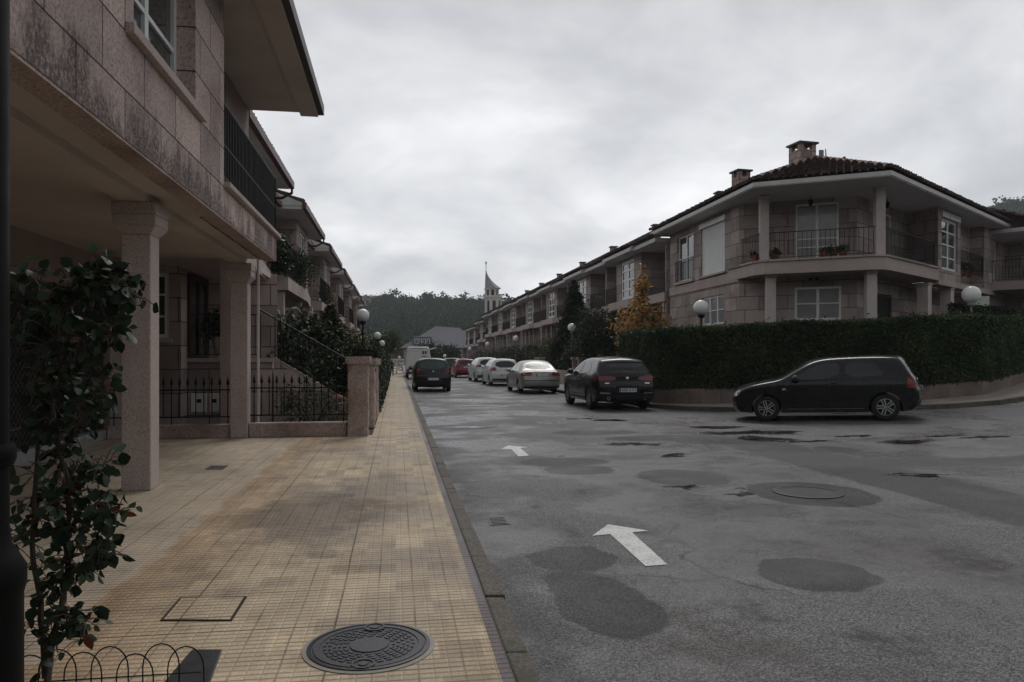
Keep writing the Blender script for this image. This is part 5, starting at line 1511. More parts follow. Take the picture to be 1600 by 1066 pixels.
class Car:
    def __init__(s, label, top, W, L, arches, zb=.2, belt=.9, tum=.28, paint='paint_black', front_taper=.16, rear_taper=.10, group=None, r=.075):
        s.L, s.W = L, W
        s.root = thing('parked_car', label, 'car', (0, 0, 0), group)
        top = chaikin(top, 2, False)
        out = [(x, z, 1) for x, z in top]
        # bottom, rear to front, with wheel arches
        for xc, ra in sorted(arches, reverse=True):
            h = .30
            a0 = math.asin(max(-1, min(1, (zb - h) / ra)))
            for i in range(15):
                w_ = a0 + (pi - 2 * a0) * i / 14
                out.append((xc + ra * cos(w_), h + ra * sin(w_), 0))
        pts = [(o[0], o[1]) for o in out]; tag = [o[2] for o in out]
        # densify keeping tags
        P, T = [], []
        for i in range(len(pts)):
            a, b = np.array(pts[i]), np.array(pts[(i + 1) % len(pts)])
            n = max(1, int(np.ceil(np.linalg.norm(b - a) / .07)))
            for q in range(n):
                P.append(tuple(a + (b - a) * q / n)); T.append(1 if (tag[i] and (tag[(i + 1) % len(tag)] or q == 0)) else 0)
        P = np.array(P); n = len(P)
        mask = [bool(T[i] and T[(i + 1) % n]) for i in range(n)]
        nrm = np.zeros_like(P)
        for i in range(n):
            d = P[(i + 1) % n] - P[i - 1]; l = np.linalg.norm(d) or 1
            nrm[i] = (-d[1] / l, d[0] / l)
        ring = []
        for dd in (.012, .035, .07):
            q = P - nrm * dd; ok = inside(P, q) & (segdist(P, q) > dd * .9) & np.array(T, bool)
            ring.append(q[ok])
        lo, hi = P.min(0), P.max(0); st = .07
        gx, gy = np.meshgrid(np.arange(lo[0], hi[0], st), np.arange(lo[1], hi[1], st))
        q = np.stack([gx.ravel(), gy.ravel()], 1); q = q[inside(P, q)]; q = q[segdist(P, q) > .085]
        allp = [Vector(p) for p in P] + [Vector(p) for p in np.concatenate(ring + [q])]
        res = delaunay_2d_cdt(allp, [], [list(range(n))], 1, 1e-7)
        V = np.array([tuple(p) for p in res[0]]); F_ = res[2]
        d = segdist(P, V, mask)
        Wd = W / 2
        def base(x, z):
            f = np.clip((.75 - x) / .75, 0, 1); b = np.clip((x - (L - .6)) / .6, 0, 1)
            pl = Wd - Wd * front_taper * f ** 2.2 - Wd * rear_taper * b ** 2.2
            y = pl * (1 - .05 * ((z - .62) / .5) ** 2)
            y = y - .012 * np.clip((z - belt + .06) / .06, 0, 1)
            tz = np.clip(z - belt, 0, 2)
            return y - tum * tz - .12 * tz ** 2
        s.base = base
        y = base(V[:, 0], V[:, 1])
        rr = np.clip(d, 0, r); y = y - (r - np.sqrt(np.maximum(r * r - (r - rr) ** 2, 0)))
        X = L / 2 - V[:, 0]
        verts = [(X[i], y[i], V[i, 1]) for i in range(len(V))] + [(X[i], -y[i], V[i, 1]) for i in range(len(V))]
        nv = len(V); faces = []
        for f in F_:
            a, b, c = f
            cr = (X[b] - X[a]) * (V[c, 1] - V[a, 1]) - (V[b, 1] - V[a, 1]) * (X[c] - X[a])
            t3 = (a, b, c) if cr < 0 else (a, c, b)      # left side faces +y
            faces.append(t3); faces.append((t3[0] + nv, t3[2] + nv, t3[1] + nv))
        MCOL = 10; cols = [[i for i in range(n)]]
        ye = y[:n]
        for j in range(1, MCOL):
            t = 1 - 2 * j / MCOL; col = []
            for i in range(n):
                bl = (.035 + .085 * abs(nrm[i][0])) * (1 - t * t) * (1 if T[i] else 0)
                col.append(len(verts)); verts.append((L / 2 - (P[i, 0] + nrm[i][0] * bl), ye[i] * t, P[i, 1] + nrm[i][1] * bl))
            cols.append(col)
        cols.append([i + nv for i in range(n)])
        for j in range(MCOL):
            for i in range(n):
                k = (i + 1) % n
                faces.append((cols[j][i], cols[j][k], cols[j + 1][k], cols[j + 1][i]))
        mb = MB(); mb.v = verts; mb.f = [tuple(f) for f in faces]
        s.body = mb.build('body', M[paint], s.root, smooth=38)
        bm = bmesh.new(); bm.from_mesh(s.body.data); bmesh.ops.recalc_face_normals(bm, faces=bm.faces); bm.to_mesh(s.body.data)
        s.bvh = BVHTree.FromBMesh(bm); bm.free()
        s.body.data.set_sharp_from_angle(angle=radians(38))
        s.zb = zb
    def patch(s, mb, poly, view, off=.006, rnd=0, side=1, step=.06):
        if rnd: poly = chaikin(poly, rnd, True)
        if view == 'side': poly = [(s.L / 2 - x, z) for x, z in poly]
        v, f, n = cdt(poly, step)
        i0 = len(mb.v)
        for a, z in v:
            if view == 'side': o, dr = Vector((a, 3 * side, z)), Vector((0, -side, 0))
            elif view == 'rear': o, dr = Vector((-6, a, z)), Vector((1, 0, 0))
            else: o, dr = Vector((6, a, z)), Vector((-1, 0, 0))
            h = s.bvh.ray_cast(o, dr)
            p = h[0] if h[0] is not None else s.bvh.find_nearest(Vector((o.x * .38 if view != 'side' else o.x, o.y, z)))[0]
            mb.v.append(tuple(p - dr * off))
        for t in f:
            a, b, c = (Vector(mb.v[i0 + q]) for q in t)
            nn = (b - a).cross(c - a)
            want = Vector((0, side, 0)) if view == 'side' else (Vector((-1, 0, 0)) if view == 'rear' else Vector((1, 0, 0)))
            q = t if nn.dot(want) > 0 else tuple(reversed(t))
            mb.f.append(tuple(i0 + k for k in q))
        return mb
    def panel(s, name, mat, poly, view, off=.006, rnd=0, parent=None, both=True, step=.06):
        out = []
        if view == 'side':
            for sd in ((1, -1) if both else (1,)):
                out.append(s.patch(MB(), poly, view, off, rnd, sd, step).build(name, M[mat], parent if (parent and sd == 1) else s.root, smooth=40))
        else:
            out.append(s.patch(MB(), poly, view, off, rnd, 1, step).build(name, M[mat], parent or s.root, smooth=40))
        return out
    def strip(s, name, mat, pts, view, w=.012, off=.004, closed=False, parent=None):
        """thin line on the bodywork"""
        for sd in (1, -1):
            mb = MB(); q = [np.array(p, float) for p in pts]
            if closed: q.append(q[0])
            for a, b in zip(q, q[1:]):
                d = b - a; l = np.linalg.norm(d) or 1; nn = np.array((-d[1], d[0])) / l * w / 2; e = d / l * w * .4
                s.patch(mb, [tuple(a - e - nn), tuple(b + e - nn), tuple(b + e + nn), tuple(a - e + nn)], view, off, 0, sd, .15)
            mb.build(name, M[mat], s.root)
            if view != 'side': break
    def wheels(s, xs, r, tw=.19, spokes=5, rim='alloy', style=2):
        for x in xs:
            for sd in (1, -1):
                c = (s.L / 2 - x, 0, r)
                yc = s.base(np.array([x]), np.array([.45]))[0] - tw / 2 - .015
                mb = MB(); ht = tw / 2
                cc = (c[0], sd * yc, r)
                mb.lathe([(r * .64, -ht), (r * .80, -ht * 1.04), (r * .95, -ht * .92), (r, -ht * .6), (r, ht * .6), (r * .95, ht * .92), (r * .80, ht * 1.04), (r * .64, ht)], cc, 32, 'y')
                mb.f.pop(); mb.f.pop()
                w_ = mb.build('wheel', M['rubber'], s.root, smooth=40)
                R = r * .66; o = sd * (ht * .92)
                MB().lathe([(R * .97, -ht * .3), (R * .97, ht * .55 * 1)], (cc[0], cc[1], cc[2]), 28, 'y').build('brake', M['gap'], w_)
                mb = MB()
                mb.lathe([(R, o * .5), (R * 1.04, o * 1.0), (R * .93, o * 1.03), (R * .90, o * .5)], cc, 32, 'y') if sd > 0 else mb.lathe([(R * .90, o * .5), (R * .93, o * 1.03), (R * 1.04, o), (R, o * .5)], cc, 32, 'y')
                mb.f.pop(); mb.f.pop()
                mb.lathe([(R * .17, o * .6), (R * .15, o * 1.04), (.002, o * 1.05)], cc, 14, 'y')
                for i in range(spokes):
                    for dv in ((-.13, .13) if style == 2 else (0,)):
                        w0 = 2 * pi * i / spokes + .3
                        rad = np.array((sin(w0), 0, cos(w0))); tan = np.array((cos(w0), 0, -sin(w0)))
                        h = R * (.055 if style == 2 else .10)
                        a = np.array(cc) + rad * R * .12 + tan * dv * R * .9; b = np.array(cc) + rad * R * .95 + tan * dv * R * 1.25
                        oo = np.array((0, o * .96, 0)); ii = np.array((0, o * .6, 0))
                        mb.hexa([a - tan * h + ii, a + tan * h + ii, b + tan * h * 1.3 + ii, b - tan * h * 1.3 + ii], [a - tan * h + oo, a + tan * h + oo, b + tan * h * 1.3 + oo, b - tan * h * 1.3 + oo])
                rm = mb.build('rim', M[rim], w_, smooth=35)
                bm = bmesh.new(); bm.from_mesh(rm.data); bmesh.ops.recalc_face_normals(bm, faces=bm.faces); bm.to_mesh(rm.data); bm.free()
    def mirror(s, x, z, mat='plastic'):
        for sd in (1, -1):
            y = s.base(np.array([x]), np.array([z]))[0]
            mb = MB(); X = s.L / 2 - x
            mb.lathe([(.02, -.10), (.075, -.06), (.085, .02), (.06, .08), (.01, .10)], (X, sd * (y + .11), z + .03), 10, 'y')
            mb.tube([(X - .02, sd * (y - .02), z - .02), (X, sd * (y + .08), z)], .025, 6)
            mb.build('mirror', M[mat], s.root, smooth=50)
    def handle(s, x, z, mat='plastic', parents=(None, None), w=.17):
        for sd, pa in ((1, parents[0]), (-1, parents[1])):
            y = s.base(np.array([x]), np.array([z]))[0]
            MB().box(s.L / 2 - x - w / 2, s.L / 2 - x + w / 2, sd * (y + .012) - .018, sd * (y + .012) + .018, z - .016, z + .016).build('handle', M[mat], pa or s.root, bevel=.008)
    def door(s, poly, mat, hx, hz, hm):
        g = s.panel('door', 'gap', chaikin(poly, 0), 'side', .002)
        c_ = np.mean(poly, 0); q = [tuple(c_ + (np.array(p) - c_) * np.array((1 - .02 / max(.3, abs(p[0] - c_[0])), 1 - .02 / max(.2, abs(p[1] - c_[1]))))) for p in poly]
        ds = []
        for sd, o in ((1, g[0]), (-1, g[1])):
            ds.append(s.patch(MB(), q, 'side', .005, 0, sd).build('door_skin', M[mat], o, smooth=40))
        s.handle(hx, hz, hm, (g[0], g[1]))
    def plate(s, z, txt=None, w=.52, y0=0.0, dx=.012, view='rear'):
        h = s.bvh.ray_cast(Vector((-6, y0, z)), Vector((1, 0, 0)))[0]
        x = h.x - dx
        p = MB().box(x - .008, x, y0 - w / 2, y0 + w / 2, z - .055, z + .055).build('number_plate', M['plate'], s.root)
        MB().box(x - .0095, x - .0082, y0 + w / 2 - .045, y0 + w / 2 - .002, z - .053, z + .053).build('plate_band', M['plate_blue'], p)
        if txt:
            cu = bpy.data.curves.new('plate_text', 'FONT'); cu.body = txt; cu.size = .112; cu.align_x = 'CENTER'; cu.align_y = 'CENTER'; cu.extrude = .001; cu.offset = .002
            to = bpy.data.objects.new('plate_text_tmp', cu); C.objects.link(to)
            bpy.context.view_layer.update()
            me = bpy.data.meshes.new_from_object(to.evaluated_get(bpy.context.evaluated_depsgraph_get()))
            bpy.data.objects.remove(to); bpy.data.curves.remove(cu)
            # reads left to right seen from behind the car
            me.transform(Matrix(((0, 0, -1, x - .010), (-.92, 0, 0, y0 - .02), (0, 1, 0, z), (0, 0, 0, 1))))
            me.materials.append(M['iron']); me.name = 'plate_text'
            o = bpy.data.objects.new('plate_text', me); C.objects.link(o); o.parent = p
    def badge(s, z, r=.045, mat='chrome', y0=0.0):
        h = s.bvh.ray_cast(Vector((-6, y0, z)), Vector((1, 0, 0)))[0]
        MB().lathe([(r, .012), (r, -.006), (r * .8, -.012), (.002, -.014)], (h.x, y0, z), 18, 'x').build('badge', M[mat], s.root, smooth=40)
    def place(s, x, y, rz, z=0.0, sc=None, pitch=0.0):
        s.root.location = (x, y, z); s.root.rotation_euler = (0, pitch, rz)
        if sc: s.root.scale = sc
        return s

def hatch(label, paint, L=4.15, H=1.44, W=1.73, wb=(.86, 3.37), wr=.31, rear_glass='carglass', rim='alloy', lamp='red_lamp', lampw=(.44, .80), lampz=(.80, 1.0), style=2, doors=True, plate=None, belt=None, pz=.70, three=False, suv=False):
    k = L / 4.15; h = H / 1.44
    top = [(x * k, z * h) for x, z in [(.10, .22), (.02, .30), (.0, .45), (.02, .60), (.10, .73), (.35, .83), (.75, .905), (1.12, .965), (1.45, 1.16), (1.80, 1.35), (2.08, 1.425), (2.6, 1.445), (3.15, 1.445), (3.68, 1.425), (3.79, 1.38), (3.93, 1.12), (4.02, .96), (4.06, .90), (4.09, .74), (4.145, .66), (4.15, .48), (4.11, .32), (4.0, .24)]]
    c = Car(label, top, W, L, [(x, wr * 1.17) for x in wb], .19 * h, (belt or .92 * h), .21, paint)
    T = lambda q: [(x * k, z * h) for x, z in q]
    if three:
        c.panel('side_window', 'carglass_light', T([(1.36, .955), (1.60, 1.10), (1.86, 1.25), (2.10, 1.315), (2.46, 1.33), (2.44, .975)]), 'side', .006, 1)
        c.panel('side_window', 'carglass_light', T([(2.56, .985), (2.58, 1.33), (3.16, 1.31), (3.30, 1.22), (3.40, 1.02), (3.28, 1.0)]), 'side', .006, 1)
    else:
        c.panel('side_window', 'carglass', T([(1.40, .965), (1.60, 1.10), (1.86, 1.25), (2.10, 1.315), (2.36, 1.33), (2.36, .975)]), 'side', .006, 1)
        c.panel('side_window', 'carglass', T([(2.44, .98), (2.44, 1.33), (2.95, 1.32), (3.02, 1.0)]), 'side', .006, 1)
        c.panel('side_window', 'carglass', T([(3.10, 1.02), (3.05, 1.31), (3.20, 1.29), (3.38, 1.08)]), 'side', .006, 1)
    c.panel('windscreen', 'carglass', [(-.58, .99 * h), (.58, .99 * h), (.48, 1.36 * h), (-.48, 1.36 * h)], 'front', .006, 1)
    c.panel('rear_window', rear_glass, [(-.60 * W / 1.73, 1.0 * h), (.60 * W / 1.73, 1.0 * h), (.50 * W / 1.73, 1.345 * h), (-.50 * W / 1.73, 1.345 * h)], 'rear', .006, 1)
    for sg in (1, -1):
        mb = MB(); ww = W / 1.73
        c.patch(mb, [(sg * lampw[0] * ww, lampz[0] * h), (sg * lampw[1] * ww, (lampz[0] - .02) * h), (sg * (lampw[1] - .03) * ww, (lampz[1] - .02) * h), (sg * (lampw[0] + .08) * ww, lampz[1] * h)], 'rear', .008)
        c.patch(mb, T([(3.86, lampz[0] - .01), (4.05, lampz[0] - .02), (3.985, lampz[1] - .06), (3.90, lampz[1] - .01)]), 'side', .008, 0, sg)
        mb.build('tail_light', M[lamp], c.root, smooth=40)
        mb = MB(); c.patch(mb, [(sg * .45, .58 * h), (sg * .74, .60 * h), (sg * .70, .76 * h), (sg * .48, .70 * h)], 'front', .008)
        c.patch(mb, T([(.03, .62), (.10, .63), (.15, .72), (.09, .70)]), 'side', .008, 0, sg)
        mb.build('headlight', M['clear_lamp'], c.root, smooth=40)
    c.panel('grille', 'plastic', [(-.42, .58 * h), (.42, .58 * h), (.42, .68 * h), (-.42, .68 * h)], 'front', .008)
    c.panel('rear_bumper_trim', 'plastic', [(-.78, .30 * h), (.78, .30 * h), (.74, .40 * h), (-.74, .40 * h)], 'rear', .006)
    if doors:
        if three:
            c.door(T([(1.28, .30), (2.50, .30), (2.50, .955), (1.32, .935)]), paint, 2.32 * k, .86 * h, 'plastic')
        else:
            c.door(T([(1.28, .30), (2.38, .30), (2.40, .955), (1.32, .935)]), paint, 2.25 * k, .86 * h, paint)
            c.door(T([(2.44, .30), (2.98, .30), (3.05, .60), (3.02, .97), (2.44, .96)]), paint, 2.92 * k, .88 * h, paint)
    c.wheels(wb, wr, .19, 5, rim, style)
    c.mirror(1.45 * k, .96 * h, 'plastic' if not paint.endswith('white') else 'paint_white')
    c.plate(pz * h, plate)
    c.badge(.88 * h, .045)
    return c

# black hatchback, broadside at the corner
c = hatch('black three door hatchback with bright alloy wheels parked side-on before the hedge', 'paint_bluegrey', 4.15, 1.50, 1.73, (.76, 3.41), .31, three=True, lampz=(.74, .98), lampw=(.56, .83))
c.strip('side_trim', 'gap', [(1.16, .50), (3.0, .515)], 'side', .03, .008)
c.strip('sill_line', 'chrome', [(1.25, .285), (2.95, .285)], 'side', .008, .006)
for sd in (1, -1):
    mb = MB(); c.patch(mb, [(1.14, .755), (1.22, .76), (1.22, .79), (1.14, .785)], 'side', .008, 0, sd); mb.build('side_indicator', M['clear_lamp'], c.root)
c.place(10.62, 17.42, radians(149.6), gz(10.7, 17.5), pitch=.036)

# black SUV seen from behind
k_, L_ = 1.0, 4.36
top = [(.12, .28), (.02, .36), (.0, .55), (.03, .74), (.14, .88), (.45, .97), (.9, 1.02), (1.25, 1.06), (1.6, 1.25), (1.95, 1.42), (2.3, 1.505), (2.8, 1.53), (3.3, 1.52), (3.80, 1.47), (3.94, 1.43), (4.10, 1.24), (4.22, 1.10), (4.29, 1.04), (4.31, .90), (4.35, .72), (4.36, .55), (4.32, .38), (4.2, .28)]
c = Car('black SUV with wide red tail lights, nearest of the cars parked on the right', top, 1.87, L_, [(.84, .41), (3.51, .41)], .24, 1.0, .20, 'paint_black', .16, .08)
c.panel('side_window', 'carglass', [(1.50, 1.05), (1.75, 1.22), (2.05, 1.36), (2.35, 1.41), (2.45, 1.41), (2.45, 1.06)], 'side', .006, 1)
c.panel('side_window', 'carglass', [(2.53, 1.06), (2.53, 1.41), (2.95, 1.40), (3.30, 1.31), (3.48, 1.18), (3.30, 1.09)], 'side', .006, 1)
c.panel('windscreen', 'carglass', [(-.6, 1.08), (.6, 1.08), (.5, 1.44), (-.5, 1.44)], 'front', .006, 1)
c.panel('rear_window', 'carglass', [(-.58, 1.275), (-.40, 1.235), (.40, 1.235), (.58, 1.275), (.54, 1.375), (-.54, 1.375)], 'rear', .007, 1)
c.panel('spoiler', 'paint_black', [(-.56, 1.40), (.56, 1.40), (.54, 1.44), (-.54, 1.44)], 'rear', .03, 0)
c.panel('tailgate_strip', 'gap', [(-.42, .87), (.42, .87), (.42, .985), (-.42, .985)], 'rear', .006)
for sg in (1, -1):
    mb = MB(); c.patch(mb, [(sg * .34, .895), (sg * .58, .86), (sg * .86, .86), (sg * .84, 1.0), (sg * .6, 1.02), (sg * .34, .965)], 'rear', .012)
    c.patch(mb, [(4.0, .88), (4.30, .86), (4.25, 1.0), (4.04, .985)], 'side', .010, 0, sg)
    mb.build('tail_light', M['red_dark'], c.root, smooth=40)
    mb = MB(); c.patch(mb, [(sg * .36, .935), (sg * .80, .915), (sg * .80, .945), (sg * .36, .958)], 'rear', .016); mb.build('light_strip', M['red_lamp'], c.root)
    mb = MB(); c.patch(mb, [(sg * .45, .72), (sg * .80, .74), (sg * .76, .88), (sg * .46, .82)], 'front', .008); mb.build('headlight', M['clear_lamp'], c.root)
    mb = MB(); c.patch(mb, [(sg * .50, .495), (sg * .80, .50), (sg * .80, .535), (sg * .50, .52)], 'rear', .010); mb.build('reflector', M['chrome'], c.root)
    mb = MB(); X_ = c.bvh.ray_cast(Vector((-6, sg * .56, .40)), Vector((1, 0, 0)))[0].x
    mb.lathe([(.045, .06), (.048, -.05), (.036, -.05), (.034, .05)], (X_, sg * .56, .36), 14, 'x'); mb.build('exhaust', M['chrome'], c.root, smooth=40)
c.panel('rear_bumper_trim', 'plastic', [(-.82, .30), (.82, .30), (.80, .47), (-.80, .47)], 'rear', .008)
c.panel('plate_recess', 'gap', [(-.40, .50), (.40, .50), (.34, .72), (-.34, .72)], 'rear', .005)
c.strip('tailgate_crease', 'paint_dark', [(-.70, .80), (.70, .80)], 'rear', .03, .012)
for y_, w_, t_ in ((.60, .12, 0), (-.62, .16, 0)):
    mb = MB(); c.patch(mb, [(y_ - w_ / 2, .785), (y_ + w_ / 2, .785), (y_ + w_ / 2, .81), (y_ - w_ / 2, .81)], 'rear', .016); mb.build('emblem', M['chrome'], c.root)
c.door([(1.38, .42), (2.47, .42), (2.48, 1.03), (1.42, 1.01)], 'paint_black', 2.34, .94, 'paint_black')
c.door([(2.52, .42), (3.04, .42), (3.16, .70), (3.16, 1.05), (2.52, 1.04)], 'paint_black', 3.02, .95, 'paint_black')
c.strip('sill_line', 'plastic', [(1.3, .33), (3.05, .33)], 'side', .07, .006)
c.wheels((.84, 3.51), .345, .215, 5, 'alloy_dark', 2)
c.mirror(1.55, 1.06, 'paint_black'); c.plate(.60, '4202 KTH'); c.badge(.93, .05)
c.place(6.72, 23.7, radians(91.2), sc=(1, 1.02, 1.035))

# silver saloon
top = [(.12, .24), (.02, .32), (.0, .48), (.03, .62), (.14, .73), (.5, .81), (1.0, .88), (1.3, .92), (1.65, 1.12), (2.02, 1.31), (2.35, 1.40), (2.8, 1.425), (3.2, 1.39), (3.52, 1.27), (3.88, 1.05), (4.08, .97), (4.42, .965), (4.50, .90), (4.53, .72), (4.57, .62), (4.58, .45), (4.54, .32), (4.4, .24)]
c = Car('silver grey saloon car parked on the right just ahead of the black SUV', top, 1.75, 4.58, [(.90, .365), (3.54, .365)], .2, .93, .28, 'paint_silver', .16, .10)
c.panel('side_window', 'carglass', [(1.62, .95), (1.85, 1.12), (2.12, 1.27), (2.4, 1.315), (2.62, 1.32), (2.62, .96)], 'side', .006, 1)
c.panel('side_window', 'carglass', [(2.70, .96), (2.70, 1.32), (3.05, 1.295), (3.36, 1.17), (3.52, 1.02), (3.40, .98)], 'side', .006, 1)
c.panel('windscreen', 'carglass', [(-.6, .97), (.6, .97), (.5, 1.34), (-.5, 1.34)], 'front', .006, 1)
c.panel('rear_window', 'carglass_green', [(-.60, 1.055), (.60, 1.055), (.48, 1.345), (-.48, 1.345)], 'rear', .006, 1)
for sg in (1, -1):
    mb = MB(); c.patch(mb, [(sg * .42, .80), (sg * .82, .78), (sg * .80, .935), (sg * .48, .945)], 'rear', .010); c.patch(mb, [(4.28, .80), (4.50, .78), (4.46, .93), (4.32, .93)], 'side', .008, 0, sg)
    mb.build('tail_light', M['red_lamp'], c.root, smooth=40)
    mb = MB(); c.patch(mb, [(sg * .45, .60), (sg * .76, .62), (sg * .72, .74), (sg * .46, .70)], 'front', .008); mb.build('headlight', M['clear_lamp'], c.root)
c.panel('rear_bumper_trim', 'gap', [(-.80, .575), (.80, .575), (.80, .60), (-.80, .60)], 'rear', .008)
c.panel('bumper_edge', 'chrome', [(-.78, .36), (.78, .36), (.78, .375), (-.78, .375)], 'rear', .008)
c.panel('bumper_valance', 'plastic', [(-.74, .26), (.74, .26), (.76, .33), (-.76, .33)], 'rear', .006)
c.door([(1.45, .30), (2.64, .30), (2.66, .94), (1.48, .92)], 'paint_silver', 2.5, .86, 'paint_silver')
c.door([(2.69, .30), (3.10, .30), (3.22, .6), (3.28, .95), (2.69, .945)], 'paint_silver', 3.16, .87, 'paint_silver')
c.wheels((.90, 3.54), .315, .195, 7, 'alloy', 1); c.mirror(1.68, .95, 'paint_silver'); c.plate(.83); c.badge(.90, .04)
c.place(6.12, 33.9, radians(91.2))

WG = dict(rim='alloy', rear_glass='carglass')
c = hatch('white small hatchback parked on the right between the silver saloon and another white car', 'paint_white', 3.97, 1.46, 1.68, (.80, 3.25), .30, lampz=(.84, 1.02), lampw=(.50, .78), pz=.60); c.place(5.82, 42.4, radians(91.5))
c = hatch('white boxy car farther along the right kerb, partly hidden by the white hatchback', 'paint_white', 4.2, 1.52, 1.72, (.84, 3.42), .31, lampz=(.90, 1.04), pz=.55); c.place(5.72, 49.4, radians(92.5))
c = hatch('dark red hatchback, the only red car, far along the right kerb', 'paint_red', 3.9, 1.40, 1.68, (.80, 3.15), .30, lamp='red_dark', pz=.82); c.place(5.15, 58.6, radians(92))
c = hatch('dark car at the far right kerb, peeping out left of the red car', 'paint_dark', 4.1, 1.45, 1.70, (.84, 3.3), .30); c.place(4.75, 66.5, radians(92))
c = hatch('black hatchback with a greenish rear window, parked on the left by the pavement', 'paint_dark', 4.2, 1.51, 1.75, (.86, 3.47), .315, rear_glass='carglass_green', lamp='red_dark', lampw=(.52, .84), lampz=(.78, 1.06), pz=.56, doors=True)
c.panel('bumper_line', 'alloy_dark', [(-.66, .22), (.66, .22), (.62, .245), (-.62, .245)], 'rear', .012)
c.place(1.62, 36.5, radians(90.6))

# white motorhome
x0, y0 = 1.55, 54.5
V = thing('motorhome', 'white boxy motorhome parked on the left ahead of the black hatchback', 'motorhome', (x0, y0, 0))
mb = MB(); hw = .90
sec = [(-hw, .42), (hw, .42), (hw + .02, 1.35), (hw - .02, 1.6), (hw - .12, 2.22), (hw - .22, 2.31), (-hw + .22, 2.31), (-hw + .12, 2.22), (-hw + .02, 1.6), (-hw - .02, 1.35)]
for i, (yy, sc_, dz) in enumerate(((0, .96, 0), (.08, 1, 0), (3.9, 1, 0), (4.9, .98, 0), (5.15, .9, -.1))):
    mb.v += [(x0 + x * sc_, y0 + yy, .42 + (z - .42) * (1 if i else .985) + (dz if z > 1 else 0)) for x, z in sec]
n_ = len(sec)
for i in range(4):
    for j in range(n_): mb.f.append((i * n_ + j, (i + 1) * n_ + j, (i + 1) * n_ + (j + 1) % n_, i * n_ + (j + 1) % n_))
mb.f.append(tuple(range(n_))); mb.f.append(tuple(reversed(range(4 * n_, 5 * n_))))
o = mb.build('body', M['van_white'], V, smooth=30)
bm = bmesh.new(); bm.from_mesh(o.data); bmesh.ops.recalc_face_normals(bm, faces=bm.faces); bm.to_mesh(o.data); bm.free()
FVn = Fr((x0 - .9, y0), (1, 0))
def vb(nm, mt, a, b, z0, z1, d0=.001, d1=.03): return MB().fbox(FVn, a, b, d0, d1, z0, z1).build(nm, M[mt], V, bevel=.006)
vb('roof_rail', 'steel', .28, 1.52, 2.20, 2.25); vb('rear_rim', 'van_white', .12, 1.68, 2.03, 2.10)
for a in (1.18, 1.36): vb('vent', 'gutter', a, a + .12, 1.80, 2.0)
vb('vent_slot', 'gutter', 1.15, 1.5, 1.60, 1.64); vb('rear_locker', 'steel', .22, .95, .78, .95); vb('bumper', 'plastic', .02, 1.78, .32, .50, .001, .10)
for a in (.06, 1.56): vb('tail_light', 'red_lamp', a, a + .18, .52, .70)
MB().tube([(x0 + .85, y0 + .4, 2.12), (x0 + 1.3, y0 + .3, 2.24)], .05, 6).build('awning_arm', M['awning'], V)
for sx_ in (-1, 1):
    for yy in (1.0, 4.1):
        MB().lathe([(.2, -.1), (.31, -.09), (.33, 0), (.31, .09), (.2, .1)], (x0 + sx_ * .78, y0 + yy, .33), 20, 'x').build('wheel', M['rubber'], V, smooth=40)
    MB().tube([(x0 + sx_ * .85, y0 + 4.5, 1.45), (x0 + sx_ * 1.12, y0 + 4.45, 1.5)], .03, 5).build('mirror', M['plastic'], V)

# pale garden gate with scrolled ironwork and a person beside it, far left pavement
gx_, gy_ = cpt(621, 62)
t = thing('garden_gate', 'pale scrolled garden gate with a flat top beam at the far left of the pavement', 'gate', (gx_, gy_, .12))
FGt = Fr((gx_ - .55, gy_), (1, 0.12))
mb = MB(); mb.fbox(FGt, -.05, 1.12, -.15, .15, 1.28, 1.42); mb.fbox(FGt, .12, .24, -.05, .05, .12, 1.28); mb.fbox(FGt, .44, .56, -.05, .05, .12, 1.28); mb.fbox(FGt, .12, 1.05, -.04, .04, .14, .22)
mb.ball(FGt.p(.7, 0, 1.52), .13, 12, 8); mb.build('frame', M['white'], t)
mb = MB()
for s_, z_, r_ in ((.82, .62, .22), (.82, .62, .12), (.34, .5, .12), (.78, 1.0, .12)):
    mb.tube([FGt.p(s_ + r_ * cos(2 * pi * i / 14), .02, z_ + r_ * sin(2 * pi * i / 14)) for i in range(15)], .03, 5, False)
mb.build('scrolls', M['steel'], t)

px_, py_ = cpt(612.3, 56.0)
pm = bpy.data.meshes.new('person_skin')
hgt = 1.24; q = hgt / 1.7
J = [(0, 0, .92, .115), (0, 0, 1.12, .11), (0, .01, 1.36, .125), (0, .01, 1.47, .05), (0, -.01, 1.54, .075), (0, -.01, 1.64, .085), (0, -.01, 1.70, .05),
     (-.17, .01, 1.38, .055), (-.22, .02, 1.12, .042), (-.21, -.06, .88, .03), (-.21, -.09, .80, .03), (.17, .01, 1.38, .055), (.22, .02, 1.12, .042), (.21, -.06, .88, .03), (.21, -.09, .80, .03),
     (-.09, 0, .86, .085), (-.10, -.03, .48, .06), (-.11, .06, .09, .042), (-.11, -.08, .04, .035), (.09, 0, .86, .085), (.11, .04, .48, .06), (.12, -.04, .09, .042), (.12, -.18, .04, .035)]
E_ = [(0, 1), (1, 2), (2, 3), (3, 4), (4, 5), (5, 6), (2, 7), (7, 8), (8, 9), (9, 10), (2, 11), (11, 12), (12, 13), (13, 14), (0, 15), (15, 16), (16, 17), (17, 18), (0, 19), (19, 20), (20, 21), (21, 22)]
pm.from_pydata([(a * q, b * q, c_ * q) for a, b, c_, _ in J], E_, [])
po = bpy.data.objects.new('tmp_person', pm); C.objects.link(po)
md = po.modifiers.new('s', 'SKIN'); sv = pm.skin_vertices[0].data
for i, jj in enumerate(J): sv[i].radius = (jj[3] * q, jj[3] * q)
sv[0].use_root = True
po.modifiers.new('u', 'SUBSURF').levels = 2
bpy.context.view_layer.update()
